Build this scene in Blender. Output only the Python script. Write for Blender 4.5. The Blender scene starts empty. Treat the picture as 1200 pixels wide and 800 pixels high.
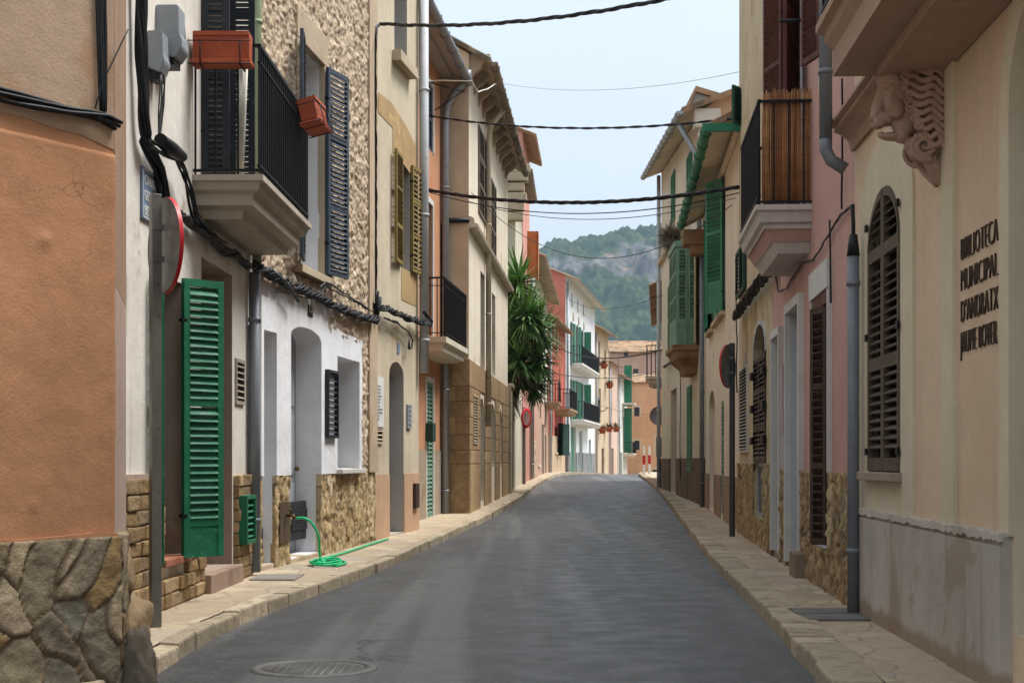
import bpy, bmesh, math, random
import numpy as np
from mathutils import Vector, Matrix, noise
random.seed(7)
SC = bpy.context.scene
COL = SC.collection
# ------------------------------------------------------------------ camera, sky, sun, exposure
F, CX, HY, EYE = 1800.0, 600.0, 540.0, 1.25
cam = bpy.data.cameras.new('camera'); camo = bpy.data.objects.new('camera', cam); COL.objects.link(camo)
camo.location = (0, 0, EYE); camo.rotation_euler = (math.radians(90), 0, 0)
cam.sensor_width = 36.0; cam.lens = 54.0; cam.shift_y = 140.0 / 1200.0
cam.clip_start = 0.1; cam.clip_end = 12000
SC.camera = camo
SUN_EL, SUN_AZ = 63.0, 72.0          # azimuth clockwise from +Y (street direction)
world = bpy.data.worlds.new('World'); SC.world = world; world.use_nodes = True
wn = world.node_tree.nodes; wl = world.node_tree.links; wn.clear()
w_out = wn.new('ShaderNodeOutputWorld'); w_bg = wn.new('ShaderNodeBackground')
w_sky = wn.new('ShaderNodeTexSky'); w_sky.sky_type = 'NISHITA'; w_sky.sun_disc = False
w_sky.sun_elevation = math.radians(SUN_EL); w_sky.sun_rotation = math.radians(SUN_AZ)
w_sky.air_density = 1.0; w_sky.dust_density = 3.0; w_sky.ozone_density = 1.0
w_mix = wn.new('ShaderNodeMixRGB'); w_mix.blend_type = 'MIX'
w_tc = wn.new('ShaderNodeTexCoord'); w_map = wn.new('ShaderNodeMapping'); w_map.inputs['Scale'].default_value = (1.2, 1.2, 4.0)
w_no = wn.new('ShaderNodeTexNoise'); w_no.inputs['Scale'].default_value = 2.2; w_no.inputs['Detail'].default_value = 6
w_mr = wn.new('ShaderNodeMapRange'); w_mr.inputs['From Min'].default_value = .3; w_mr.inputs['From Max'].default_value = .7
w_mr.inputs['To Min'].default_value = .80; w_mr.inputs['To Max'].default_value = .93
wl.new(w_tc.outputs['Generated'], w_map.inputs['Vector']); wl.new(w_map.outputs[0], w_no.inputs['Vector'])
wl.new(w_no.outputs['Fac'], w_mr.inputs['Value']); wl.new(w_mr.outputs[0], w_mix.inputs['Fac'])
wl.new(w_sky.outputs[0], w_mix.inputs['Color1']); w_mix.inputs['Color2'].default_value = (6.9, 7.6, 8.15, 1)
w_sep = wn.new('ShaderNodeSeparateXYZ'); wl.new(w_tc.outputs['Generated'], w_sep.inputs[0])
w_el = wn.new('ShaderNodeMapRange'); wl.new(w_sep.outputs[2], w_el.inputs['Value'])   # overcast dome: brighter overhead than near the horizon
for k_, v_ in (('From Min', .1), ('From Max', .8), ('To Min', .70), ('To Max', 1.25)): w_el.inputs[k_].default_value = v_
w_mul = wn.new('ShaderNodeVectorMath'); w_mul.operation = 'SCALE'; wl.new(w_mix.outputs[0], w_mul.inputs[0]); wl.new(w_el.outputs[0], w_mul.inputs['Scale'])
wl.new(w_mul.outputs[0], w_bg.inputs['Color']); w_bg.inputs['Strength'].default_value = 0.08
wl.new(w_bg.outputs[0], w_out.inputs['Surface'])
sun = bpy.data.lights.new('sun', 'SUN'); suno = bpy.data.objects.new('sun', sun); COL.objects.link(suno)
sun.energy = 3.0; sun.angle = math.radians(28); sun.color = (1.0, .98, .945)
_e, _a = math.radians(SUN_EL), math.radians(SUN_AZ)
sdir = Vector((math.sin(_a) * math.cos(_e), math.cos(_a) * math.cos(_e), math.sin(_e)))
suno.rotation_euler = sdir.to_track_quat('Z', 'Y').to_euler(); suno.location = (30, 10, 60)
SC.view_settings.view_transform = 'Standard'; SC.view_settings.look = 'None'
SC.view_settings.exposure = 1.05; SC.view_settings.gamma = 1.0
try: SC.view_settings.use_curve_mapping = False
except Exception: pass
SC.cycles.max_bounces = 8; SC.cycles.diffuse_bounces = 5
# ------------------------------------------------------------------ materials
def C(h):
    f = lambda v: v / 12.92 if v <= .04045 else ((v + .055) / 1.055) ** 2.4
    return tuple(f(int(h[i:i + 2], 16) / 255) for i in (0, 2, 4))
class NT:
    def __init__(s, name):
        s.m = bpy.data.materials.new(name); s.m.use_nodes = True
        s.n = s.m.node_tree.nodes; s.l = s.m.node_tree.links
        s.b = s.n['Principled BSDF']; s.b.inputs['Specular IOR Level'].default_value = .3
        s.tc = s.n.new('ShaderNodeTexCoord').outputs['Object']; s.h = None
    def link(s, a, i):
        if hasattr(a, 'links') or hasattr(a, 'node'): s.l.new(a, i)
        elif isinstance(a, tuple): i.default_value = (*a[:3], 1) if len(i.default_value) == 4 else a
        else: i.default_value = a
    def mapping(s, scale, v=None, rot=(0, 0, 0)):
        m = s.n.new('ShaderNodeMapping'); m.inputs['Scale'].default_value = scale; m.inputs['Rotation'].default_value = rot
        s.l.new(v or s.tc, m.inputs['Vector']); return m.outputs[0]
    def noise(s, scale, det=5, v=None, rough=.55, dist=0):
        t = s.n.new('ShaderNodeTexNoise'); t.inputs['Scale'].default_value = scale; t.inputs['Detail'].default_value = det
        t.inputs['Roughness'].default_value = rough; t.inputs['Distortion'].default_value = dist
        s.l.new(v or s.tc, t.inputs['Vector']); return t.outputs['Fac']
    def noisec(s, scale, v=None):
        t = s.n.new('ShaderNodeTexNoise'); t.inputs['Scale'].default_value = scale; t.inputs['Detail'].default_value = 3
        s.l.new(v or s.tc, t.inputs['Vector']); return t.outputs['Color']
    def voro(s, scale, feat='F1', out='Distance', v=None, rnd=1):
        t = s.n.new('ShaderNodeTexVoronoi'); t.feature = feat; t.inputs['Scale'].default_value = scale; t.inputs['Randomness'].default_value = rnd
        s.l.new(v or s.tc, t.inputs['Vector']); return t.outputs[out]
    def ramp(s, v, a, b, lo=0.0, hi=1.0):
        t = s.n.new('ShaderNodeMapRange'); t.interpolation_type = 'SMOOTHSTEP'
        for k, x in zip(('From Min', 'From Max', 'To Min', 'To Max'), (a, b, lo, hi)): t.inputs[k].default_value = x
        s.link(v, t.inputs['Value']); return t.outputs[0]
    def mix(s, fac, a, b, mode='MIX'):
        t = s.n.new('ShaderNodeMixRGB'); t.blend_type = mode
        s.link(fac, t.inputs['Fac']); s.link(a, t.inputs['Color1']); s.link(b, t.inputs['Color2']); return t.outputs[0]
    def math(s, op, a, b=0.0):
        t = s.n.new('ShaderNodeMath'); t.operation = op; s.link(a, t.inputs[0]); s.link(b, t.inputs[1]); return t.outputs[0]
    def attr(s, name, out='Fac'):
        t = s.n.new('ShaderNodeAttribute'); t.attribute_name = name; return t.outputs[out]
    def bump(s, h, st, dist=.02):
        t = s.n.new('ShaderNodeBump'); t.inputs['Strength'].default_value = st; t.inputs['Distance'].default_value = dist
        s.l.new(h, t.inputs['Height'])
        if s.h: s.l.new(s.h, t.inputs['Normal'])
        s.h = t.outputs[0]
    def done(s, col, rough=.85, metal=0.0, spec=None):
        s.link(col, s.b.inputs['Base Color']); s.link(rough, s.b.inputs['Roughness']); s.b.inputs['Metallic'].default_value = metal
        if spec is not None: s.b.inputs['Specular IOR Level'].default_value = spec
        if s.h: s.l.new(s.h, s.b.inputs['Normal'])
        return s.m
_mc = {}
def desat(c, k=.2):
    g = .3 * c[0] + .59 * c[1] + .11 * c[2]; return tuple(x + (g - x) * k for x in c)
def plaster(name, base, var=.14, stain=None, stain_t=.56, streak=.25, damp=None, bump=.35, bs=55, lump=.4, crack=0.0):
    if name in _mc: return _mc[name]
    t = NT(name); base = desat(C(base) if isinstance(base, str) else base)
    d = tuple(x * (1 - var) for x in base); l = tuple(min(.9, x * (1 + var * .8)) for x in base)
    c = t.mix(t.ramp(t.noise(1.3, 7, rough=.62), .3, .7), d, l)
    c = t.mix(t.ramp(t.noise(9, 6, rough=.7), .35, .8, 0, .45), c, tuple(x * .8 for x in base))
    c = t.mix(t.ramp(t.noise(.45, 6, rough=.66), .42, .68, 0, .6), c, tuple(x * y for x, y in zip(base, (.8, .76, .71))))
    c = t.mix(t.ramp(t.noise(5.0, 9, rough=.8), .60, .66, 0, .35), c, tuple(min(.85, x * 1.18 + .02) for x in base))
    st = t.noise(1.0, 5, t.mapping((5.5, 5.5, .45)), .6)
    c = t.mix(t.ramp(st, .52, .8, 0, streak), c, tuple(x * y for x, y in zip(base, (.5, .46, .42))))
    if stain:
        sc = C(stain) if isinstance(stain, str) else stain
        c = t.mix(t.ramp(t.noise(.9, 8, rough=.68, dist=.4), stain_t, stain_t + .07, 0, .8), c, sc)
    if damp:
        h, dc = damp; sep = t.n.new('ShaderNodeSeparateXYZ'); t.l.new(t.tc, sep.inputs[0])
        z = t.math('ADD', sep.outputs[2], t.math('MULTIPLY', t.noise(2.2, 6, rough=.65), -1.6 * h))
        c = t.mix(t.ramp(z, -.25 * h, .3 * h, .75, 0), c, C(dc))
    if crack:
        vv = t.n.new('ShaderNodeVectorMath'); vv.operation = 'ADD'; nc = t.n.new('ShaderNodeVectorMath'); nc.operation = 'SCALE'; t.l.new(t.noisec(3.5), nc.inputs[0]); nc.inputs['Scale'].default_value = .35
        t.l.new(t.tc, vv.inputs[0]); t.l.new(nc.outputs[0], vv.inputs[1])
        e = t.voro(1.3, 'DISTANCE_TO_EDGE', 'Distance', vv.outputs[0]); mk = t.ramp(t.noise(1.1, 3), .5, .58)
        c = t.mix(t.math('MULTIPLY', t.math('MULTIPLY', t.ramp(e, .001, .0035, 1, 0), mk), crack), c, tuple(x * .5 for x in base))
    t.bump(t.noise(bs, 6, rough=.7), bump, .012)
    t.bump(t.noise(2.6, 3), lump * .6, .05)
    _mc[name] = t.done(c, .9, spec=.15); return _mc[name]
def paint(name, base, rough=.55, var=.1, wear=None, metal=0.0, bump=.08):
    if name in _mc: return _mc[name]
    t = NT(name); base = C(base) if isinstance(base, str) else base
    c = t.mix(t.ramp(t.noise(4, 6), .3, .7), tuple(x * (1 - var) for x in base), tuple(min(.95, x * (1 + var)) for x in base))
    c = t.mix(t.ramp(t.noise(1.0, 4, t.mapping((9, 9, 1.2))), .55, .8, 0, .35), c, tuple(x * .6 + .02 for x in base))
    c = t.mix(t.ramp(t.noise(1.1, 7, rough=.7), .45, .7, 0, .3), c, tuple(min(.9, x * 1.35 + .025) for x in base))
    if wear: c = t.mix(t.ramp(t.noise(17, 8, rough=.78), .565, .64, 0, .7), c, C(wear))
    t.bump(t.noise(40, 4), bump, .01)
    _mc[name] = t.done(c, t.ramp(t.noise(8, 3), .3, .7, rough - .08, rough + .12), metal); return _mc[name]
def stone_attr(name, cols, mortar, bs=30, rough=.9):
    if name in _mc: return _mc[name]
    t = NT(name); a = t.attr('cell', 'Color')
    sep = t.n.new('ShaderNodeSeparateColor'); t.l.new(a, sep.inputs[0])
    cr = t.n.new('ShaderNodeValToRGB'); e = cr.color_ramp.elements
    for i, c in enumerate(cols):
        el = e[i] if i < 2 else e.new(1.0)
        el.position = i / (len(cols) - 1) if len(cols) > 1 else 0; el.color = (*C(c), 1)
    t.l.new(sep.outputs[0], cr.inputs[0])
    c = t.mix(t.ramp(t.noise(7, 7, rough=.7), .3, .75), t.mix(1.0, cr.outputs[0], (.72, .70, .68), 'MULTIPLY'), t.mix(1.0, cr.outputs[0], (1.18, 1.16, 1.12), 'MULTIPLY'))
    c = t.mix(t.ramp(t.noise(28, 8, rough=.75), .55, .75, 0, .5), c, t.mix(1.0, c, (.5, .47, .43), 'MULTIPLY'))
    c = t.mix(sep.outputs[1], c, C(mortar))
    t.bump(t.noise(bs, 8, rough=.72), .7, .02); t.bump(t.noise(bs * .25, 5), .4, .04)
    _mc[name] = t.done(c, rough, spec=.2); return _mc[name]
def simple(name, base, rough=.5, metal=0.0, spec=None):
    if name in _mc: return _mc[name]
    t = NT(name); base = C(base) if isinstance(base, str) else base
    c = t.mix(t.ramp(t.noise(11, 5), .3, .7), tuple(x * .88 for x in base), tuple(min(1, x * 1.1) for x in base))
    _mc[name] = t.done(c, rough, metal, spec); return _mc[name]
def rubble_mat(name, cols, mortar, sc=(5, 5, 5), mw=.05):
    if name in _mc: return _mc[name]
    t = NT(name); v = t.mapping(sc)
    vv = t.n.new('ShaderNodeVectorMath'); vv.operation = 'ADD'; t.l.new(v, vv.inputs[0])
    nc = t.n.new('ShaderNodeVectorMath'); nc.operation = 'SCALE'; t.l.new(t.noisec(3.0), nc.inputs[0]); nc.inputs['Scale'].default_value = .8
    t.l.new(nc.outputs[0], vv.inputs[1]); v = vv.outputs[0]
    e = t.voro(1, 'DISTANCE_TO_EDGE', 'Distance', v); cc = t.voro(1, 'F1', 'Color', v)
    sep = t.n.new('ShaderNodeSeparateColor'); t.l.new(cc, sep.inputs[0])
    cr = t.n.new('ShaderNodeValToRGB'); el = cr.color_ramp.elements
    for i, c in enumerate(cols):
        q = el[i] if i < 2 else el.new(1.0)
        q.position = i / (len(cols) - 1); q.color = (*C(c), 1)
    t.l.new(sep.outputs[0], cr.inputs[0])
    c = t.mix(t.ramp(t.noise(9, 7, rough=.7), .3, .7), t.mix(1.0, cr.outputs[0], (.75, .73, .7), 'MULTIPLY'), cr.outputs[0])
    m = t.ramp(e, mw * .4, mw * 1.4, 1, 0); c = t.mix(m, c, C(mortar))
    t.bump(t.ramp(e, 0, mw * 3), .8, .03); t.bump(t.noise(32, 8, rough=.7), .6, .015)
    _mc[name] = t.done(c, .9, spec=.2); return _mc[name]
# ------------------------------------------------------------------ mesh builder
class MB:
    def __init__(s): s.bm = bmesh.new(); s.cells = None
    def face(s, pts, mi=0, smooth=False):
        f = s.bm.faces.new([s.bm.verts.new(p) for p in pts]); f.material_index = mi; f.smooth = smooth; return f
    def box(s, x0, x1, y0, y1, z0, z1, mi=0, bev=0.0, mat=None):
        r = bmesh.ops.create_cube(s.bm, size=1.0); vs = r['verts']
        for v in vs:
            v.co = Vector((x0 + (v.co.x + .5) * (x1 - x0), y0 + (v.co.y + .5) * (y1 - y0), z0 + (v.co.z + .5) * (z1 - z0)))
            if mat is not None: v.co = mat @ v.co
        fs = list({f for v in vs for f in v.link_faces})
        for f in fs: f.material_index = mi
        if bev > 0:
            es = list({e for v in vs for e in v.link_edges})
            bmesh.ops.bevel(s.bm, geom=es, offset=bev, segments=2, profile=.6, affect='EDGES', clamp_overlap=True)
        return s
    def prism(s, poly, y0, y1, mi=0, mat=None):
        # poly in (x, z), extruded along y
        tr = (lambda p: mat @ Vector(p)) if mat is not None else (lambda p: Vector(p))
        a = [s.bm.verts.new(tr((x, y0, z))) for x, z in poly]; b = [s.bm.verts.new(tr((x, y1, z))) for x, z in poly]
        n = len(poly)
        fs = [s.bm.faces.new(a), s.bm.faces.new(b[::-1])] + [s.bm.faces.new((a[(i + 1) % n], a[i], b[i], b[(i + 1) % n])) for i in range(n)]
        for f in fs: f.material_index = mi
        return s
    def tube(s, pts, r, n=8, mi=0, cap=True):
        pts = [Vector(p) for p in pts]; rs = r if isinstance(r, (list, tuple)) else [r] * len(pts)
        rings = []; up = None
        for i, p in enumerate(pts):
            d = (pts[min(i + 1, len(pts) - 1)] - pts[max(i - 1, 0)])
            if d.length < 1e-9: d = Vector((0, 0, 1))
            d.normalize()
            if up is None:
                up = Vector((0, 0, 1)) if abs(d.z) < .9 else Vector((1, 0, 0))
            a = d.cross(up); a.normalize(); b = a.cross(d); up = b
            rings.append([s.bm.verts.new(p + (a * math.cos(2 * math.pi * k / n) + b * math.sin(2 * math.pi * k / n)) * rs[i]) for k in range(n)])
        for i in range(len(rings) - 1):
            for k in range(n):
                f = s.bm.faces.new((rings[i][k], rings[i][(k + 1) % n], rings[i + 1][(k + 1) % n], rings[i + 1][k])); f.smooth = n > 4; f.material_index = mi
        if cap:
            for ring in (rings[0][::-1], rings[-1]):
                f = s.bm.faces.new(ring); f.material_index = mi
        return s
    def lathe(s, prof, n=20, mi=0, mat=None, smooth=True, cap=True):
        # prof [(r, z)] about z
        tr = (lambda p: mat @ Vector(p)) if mat is not None else (lambda p: Vector(p))
        rings = [[s.bm.verts.new(tr((r * math.cos(2 * math.pi * k / n), r * math.sin(2 * math.pi * k / n), z))) for k in range(n)] for r, z in prof]
        for i in range(len(rings) - 1):
            for k in range(n):
                f = s.bm.faces.new((rings[i][k], rings[i][(k + 1) % n], rings[i + 1][(k + 1) % n], rings[i + 1][k])); f.smooth = smooth; f.material_index = mi
        for ring in (rings[0][::-1], rings[-1]) if cap else ():
            if (ring[0].co - ring[1].co).length > 1e-5:
                f = s.bm.faces.new(ring); f.material_index = mi
        return s
    def ball(s, c, r, seg=12, mi=0):
        res = bmesh.ops.create_uvsphere(s.bm, u_segments=seg, v_segments=max(6, seg * 2 // 3), radius=1)
        r = r if isinstance(r, (tuple, list)) else (r, r, r)
        for v in res['verts']:
            v.co = Vector((c[0] + v.co.x * r[0], c[1] + v.co.y * r[1], c[2] + v.co.z * r[2]))
            for f in v.link_faces: f.smooth = True; f.material_index = mi
        return s
    def wall(s, outline, holes, y0=0.0, depth=.25, mi=0, rmi=None):
        # outline / holes: lists of (x, z); holes may be (poly, depth)
        bm = s.bm; edges = []
        def loop(poly):
            vs = [bm.verts.new((x, y0, z)) for x, z in poly]
            es = [bm.edges.new((vs[i], vs[(i + 1) % len(vs)])) for i in range(len(vs))]
            edges.extend(es); return vs
        loop(outline); hv = []
        for h in holes:
            poly, d = h if isinstance(h, tuple) and isinstance(h[0], list) else (h, depth)
            hv.append((loop(poly), d))
        r = bmesh.ops.triangle_fill(bm, use_beauty=True, use_dissolve=False, edges=edges, normal=(0, -1, 0))
        for g in r['geom']:
            if isinstance(g, bmesh.types.BMFace):
                g.material_index = mi
                if g.normal.y > 0: g.normal_flip()
        for vs, d in hv:
            bk = [bm.verts.new((v.co.x, y0 + d, v.co.z)) for v in vs]
            n = len(vs); cz = sum(v.co.z for v in vs) / n; cx = sum(v.co.x for v in vs) / n
            for i in range(n):
                f = bm.faces.new((vs[i], vs[(i + 1) % n], bk[(i + 1) % n], bk[i])); f.material_index = mi if rmi is None else rmi
                f.normal_update()
                m = f.calc_center_median()
                if f.normal.dot(Vector((cx - m.x, 0, cz - m.z))) < 0: f.normal_flip()
        return s
    def grid(s, x0, x1, z0, z1, cs, fn, skip=(), y0=0.0, mi=0, back=.06, snap=()):
        # displaced sheet; fn(x,z)->(out, cell, mortar); skip = rects (x0,x1,z0,z1) or callables
        bm = s.bm
        def axis(a, b, ex):
            ks = sorted(set([a, b] + [e for e in ex if a < e < b])); out = []
            for p, q in zip(ks[:-1], ks[1:]):
                n = max(1, int(round((q - p) / cs))); out += [p + (q - p) * i / n for i in range(n)]
            return out + [b]
        rects = [r for r in skip if isinstance(r, tuple)]; fns = [r for r in skip if callable(r)]
        xs = axis(x0, x1, [v for r in rects for v in r[:2]]); zs = axis(z0, z1, [v for r in rects for v in r[2:]])
        lay = bm.loops.layers.color.get('cell') or bm.loops.layers.color.new('cell')
        V = {}; Cc = {}
        def vert(i, j):
            if (i, j) not in V:
                o, c, m = fn(xs[i], zs[j]); v = bm.verts.new((xs[i], y0 - o, zs[j])); V[i, j] = v; Cc[v] = (c, m, 0, 1)
            return V[i, j]
        newf = []
        for i in range(len(xs) - 1):
            for j in range(len(zs) - 1):
                cx, cz = (xs[i] + xs[i + 1]) / 2, (zs[j] + zs[j + 1]) / 2
                if any(r[0] < cx < r[1] and r[2] < cz < r[3] for r in rects) or any(f(cx, cz) for f in fns): continue
                f = bm.faces.new((vert(i, j), vert(i + 1, j), vert(i + 1, j + 1), vert(i, j + 1))); f.smooth = True; f.material_index = mi
                newf.append(f)
                for l in f.loops: l[lay] = Cc[l.vert]
        be = [e for e in {e for f in newf for e in f.edges} if len(e.link_faces) == 1]
        r = bmesh.ops.extrude_edge_only(bm, edges=be)
        for g in r['geom']:
            if isinstance(g, bmesh.types.BMVert): g.co.y = y0 + back
            elif isinstance(g, bmesh.types.BMFace): g.material_index = mi; g.smooth = False
        return s
    def islands(s):
        seen = set(); out = []
        for v in s.bm.verts:
            if v in seen: continue
            st = [v]; seen.add(v); isl = []
            while st:
                a = st.pop(); isl.append(a)
                for e in a.link_edges:
                    o_ = e.other_vert(a)
                    if o_ not in seen: seen.add(o_); st.append(o_)
            out.append(isl)
        return out
    def build_split(s, name, mats, parent=None, ml=None):
        s.bm.verts.index_update(); groups = [[v.index for v in i] for i in s.islands()]; res = []
        for g in groups:
            q = MB(); q.bm.free(); q.bm = s.bm.copy(); q.bm.verts.ensure_lookup_table(); keep = set(g)
            bmesh.ops.delete(q.bm, geom=[v for v in q.bm.verts if v.index not in keep], context='VERTS')
            res.append(q.build(name, mats, parent, ml, True))
        s.bm.free(); return res
    def build(s, name, mats, parent=None, ml=None, recalc=False):
        if recalc: bmesh.ops.recalc_face_normals(s.bm, faces=s.bm.faces[:])
        me = bpy.data.meshes.new(name); s.bm.to_mesh(me); s.bm.free()
        for m in (mats if isinstance(mats, (list, tuple)) else [mats]): me.materials.append(m)
        o = bpy.data.objects.new(name, me); COL.objects.link(o)
        if isinstance(parent, Face):
            if ml is None: o.parent = parent.root; o.matrix_local = parent.rel
            else: o.parent = parent.root; o.matrix_local = parent.rel @ ml
        else:
            if parent is not None: o.parent = parent
            if ml is not None: o.matrix_local = ml
        return o
def tag(o, label, cat, group=None, kind=None):
    if label: o['label'] = label
    if cat: o['category'] = cat
    if group: o['group'] = group
    if kind: o['kind'] = kind
    return o
def thing(name, label, cat, mat=None, group=None):
    o = bpy.data.objects.new(name, None); COL.objects.link(o); o.empty_display_size = .2
    if mat is not None: o.matrix_world = mat
    o['label'] = label; o['category'] = cat
    if group: o['group'] = group
    return o
def T(x, y, z): return Matrix.Translation((x, y, z))
def RZ(a): return Matrix.Rotation(a, 4, 'Z')
def RX(a): return Matrix.Rotation(a, 4, 'X')
def RY(a): return Matrix.Rotation(a, 4, 'Y')
# ------------------------------------------------------------------ street profile
_yk = [-60, 20, 33, 48, 70, 80, 95, 120, 160, 260, 600, 1500]
_zk = [0, 0, .13, .31, .57, .60, .35, -.7, -2.5, -6, -8, -8]
_yy = np.arange(-60, 1500, .5); _zz = np.interp(_yy, _yk, _zk)
_k = np.exp(-.5 * (np.arange(-20, 21) / 7.0) ** 2); _k /= _k.sum()
_zs = np.convolve(np.pad(_zz, 20, 'edge'), _k, 'valid')
def zr(y): return float(np.interp(y, _yy, _zs))
KERB = .11
def ground(x, y, h=0.0):
    best = None
    lo = 3.0
    for i in range(1500):
        Y = lo + i * .05
        v = HY + F * (EYE - zr(Y) - h) / Y
        if best is None or abs(v - y) < best[0]: best = (abs(v - y), Y)
    Y = best[1]; return ((x - CX) / F * Y, Y)
def W(x, y, Y): return Vector(((x - CX) / F * Y, Y, EYE + (HY - y) / F * Y))
class Face:
    """A vertical plane in plan from P0 to P1: local x along it, y into the building, z up."""
    def __init__(s, P0, P1, zb=None, root=None, name=None, label=None, cat='house', group=None):
        s.P0 = Vector((P0[0], P0[1])); s.P1 = Vector((P1[0], P1[1])); d = s.P1 - s.P0; s.L = d.length; s.d = d / s.L
        s.n = Vector((s.d.y, -s.d.x))     # outward
        s.zb = zb if zb is not None else zr((P0[1] + P1[1]) / 2) + KERB
        s.M = T(s.P0.x, s.P0.y, s.zb) @ RZ(math.atan2(s.d.y, s.d.x))
        if root is None: s.root = thing(name, label, cat, s.M, group); s.rel = Matrix.Identity(4)
        else: s.root = root.root; s.rel = root.M.inverted() @ s.M
    def sx(s, x, e=0.0):
        k = (x - CX) / F; O = s.P0 + s.n * e
        # O.x + s d.x = k (O.y + s d.y)
        q = (k * O.y - O.x) / (s.d.x - k * s.d.y); return q
    def pt(s, x, y, e=0.0):
        q = s.sx(x, e); O = s.P0 + s.n * e; Y = O.y + q * s.d.y
        return q, EYE + (HY - y) / F * Y - s.zb
    def R(s, x0, x1, yt, yb, e=0.0):
        m = (x0 + x1) / 2
        return s.sx(x0, e), s.sx(x1, e), s.pt(m, yb, e)[1], s.pt(m, yt, e)[1]
    def w(s, x, y, z): return s.M @ Vector((x, y, z))
    def wp(s, x, y, e=0.0):
        q, z = s.pt(x, y, e); return s.M @ Vector((q, -e, z))
def rpoly(s0, s1, z0, z1, jit=.006, arch=0.0, seg=10, n=4):
    """rough rectangle, optional arched top of rise `arch`"""
    P = []
    def line(a, b):
        for i in range(n):
            t = i / n; P.append((a[0] + (b[0] - a[0]) * t, a[1] + (b[1] - a[1]) * t))
    if arch <= 0:
        line((s0, z0), (s1, z0)); line((s1, z0), (s1, z1)); line((s1, z1), (s0, z1)); line((s0, z1), (s0, z0))
    else:
        h = (s1 - s0) / 2; zs = z1 - arch
        line((s0, z0), (s1, z0)); line((s1, z0), (s1, zs))
        for i in range(seg + 1):
            a = math.pi * i / seg; P.append(((s0 + s1) / 2 + h * math.cos(a), zs + arch * math.sin(a)))
        line((s0, zs), (s0, z0))
        # remove duplicate start of the last line
        out = []
        for p in P:
            if not out or (abs(p[0] - out[-1][0]) + abs(p[1] - out[-1][1])) > 1e-4: out.append(p)
        P = out
    return [(x + random.uniform(-jit, jit), z + random.uniform(-jit, jit)) for x, z in P]
# ------------------------------------------------------------------ building components
def body(f, z0, zt0, zt1, holes, mats, depth=6.0, ridge=0.0, name='wall', s0=0.0, s1=None, reveal=.25, rmi=None, sidemi=None):
    s1 = f.L if s1 is None else s1
    b = MB(); n = 6
    out = [(s0 + (s1 - s0) * i / n, z0) for i in range(n)] + [(s1, z0 + (zt1 - z0) * i / n) for i in range(n)] + \
          [(s1 + (s0 - s1) * i / n, zt1 + (zt0 - zt1) * i / n) for i in range(n)] + [(s0, zt0 + (z0 - zt0) * i / n) for i in range(n)]
    b.wall(out, holes, 0, reveal, 0, rmi)
    sm = 0 if sidemi is None else sidemi
    for s_, zt in ((s0, zt0), (s1, zt1)):
        P = [(s_, 0, z0), (s_, 0, zt), (s_, depth / 2, zt + ridge), (s_, depth, zt), (s_, depth, z0)]
        fc = b.face(P, sm)
        if (s_ == s0) == (fc.normal.x > 0): fc.normal_flip()
    b.face([(s0, depth, z0), (s0, depth, zt0), (s1, depth, zt1), (s1, depth, z0)], sm)
    if ridge <= 0: b.face([(s0, 0, zt0), (s0, depth, zt0), (s1, depth, zt1), (s1, 0, zt1)], sm)
    return b.build(name, mats, f)
def roof(f, zt0, zt1, over, depth, ridge, mat, s0=None, s1=None, tile=.22, th=.07, so=.12, soffit=None):
    s0 = -so if s0 is None else s0; s1 = f.L + so if s1 is None else s1
    b = MB(); L = s1 - s0; n = max(8, int(L / tile * 6)); sl = ridge / (depth / 2)
    rows = []
    ys = [-over - .03, -over, depth * .08, depth / 4, depth / 2, depth + .2]
    for yy in ys:
        row = []
        for i in range(n + 1):
            s = s0 + L * i / n; zt = zt0 + (zt1 - zt0) * (s - s0) / L
            z = zt + (sl * yy if yy <= depth / 2 else ridge - sl * (yy - depth / 2)) + th
            z += .045 * abs(math.sin(math.pi * (s - s0) / tile)) + random.uniform(-.006, .006)
            row.append(b.bm.verts.new((s, yy, z)))
        rows.append(row)
    for a, c in zip(rows[:-1], rows[1:]):
        for i in range(n):
            q = b.bm.faces.new((a[i], a[i + 1], c[i + 1], c[i])); q.smooth = True
    # underside (closed at the eave and verges)
    def und(yy, s): 
        zt = zt0 + (zt1 - zt0) * (s - s0) / L
        return (s, yy, zt + (sl * yy if yy <= depth / 2 else ridge - sl * (yy - depth / 2)))
    lo = [[b.bm.verts.new(und(yy, s0 + L * i / n)) for i in range(n + 1)] for yy in (ys[1], depth / 2, depth + .2)]
    for a, c in zip(lo[:-1], lo[1:]):
        for i in range(n): q = b.bm.faces.new((a[i + 1], a[i], c[i], c[i + 1])); q.material_index = 1
    for i in range(n):
        b.bm.faces.new((lo[0][i], lo[0][i + 1], rows[0][i + 1], rows[0][i]))
    for k in (0, n):
        b.bm.faces.new([r[k] for r in rows[:5]] + [lo[1][k], lo[0][k]])
        b.bm.faces.new([rows[4][k], rows[5][k], lo[2][k], lo[1][k]])
    return b.build('roof', [mat, soffit or mat], f, recalc=True)
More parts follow.
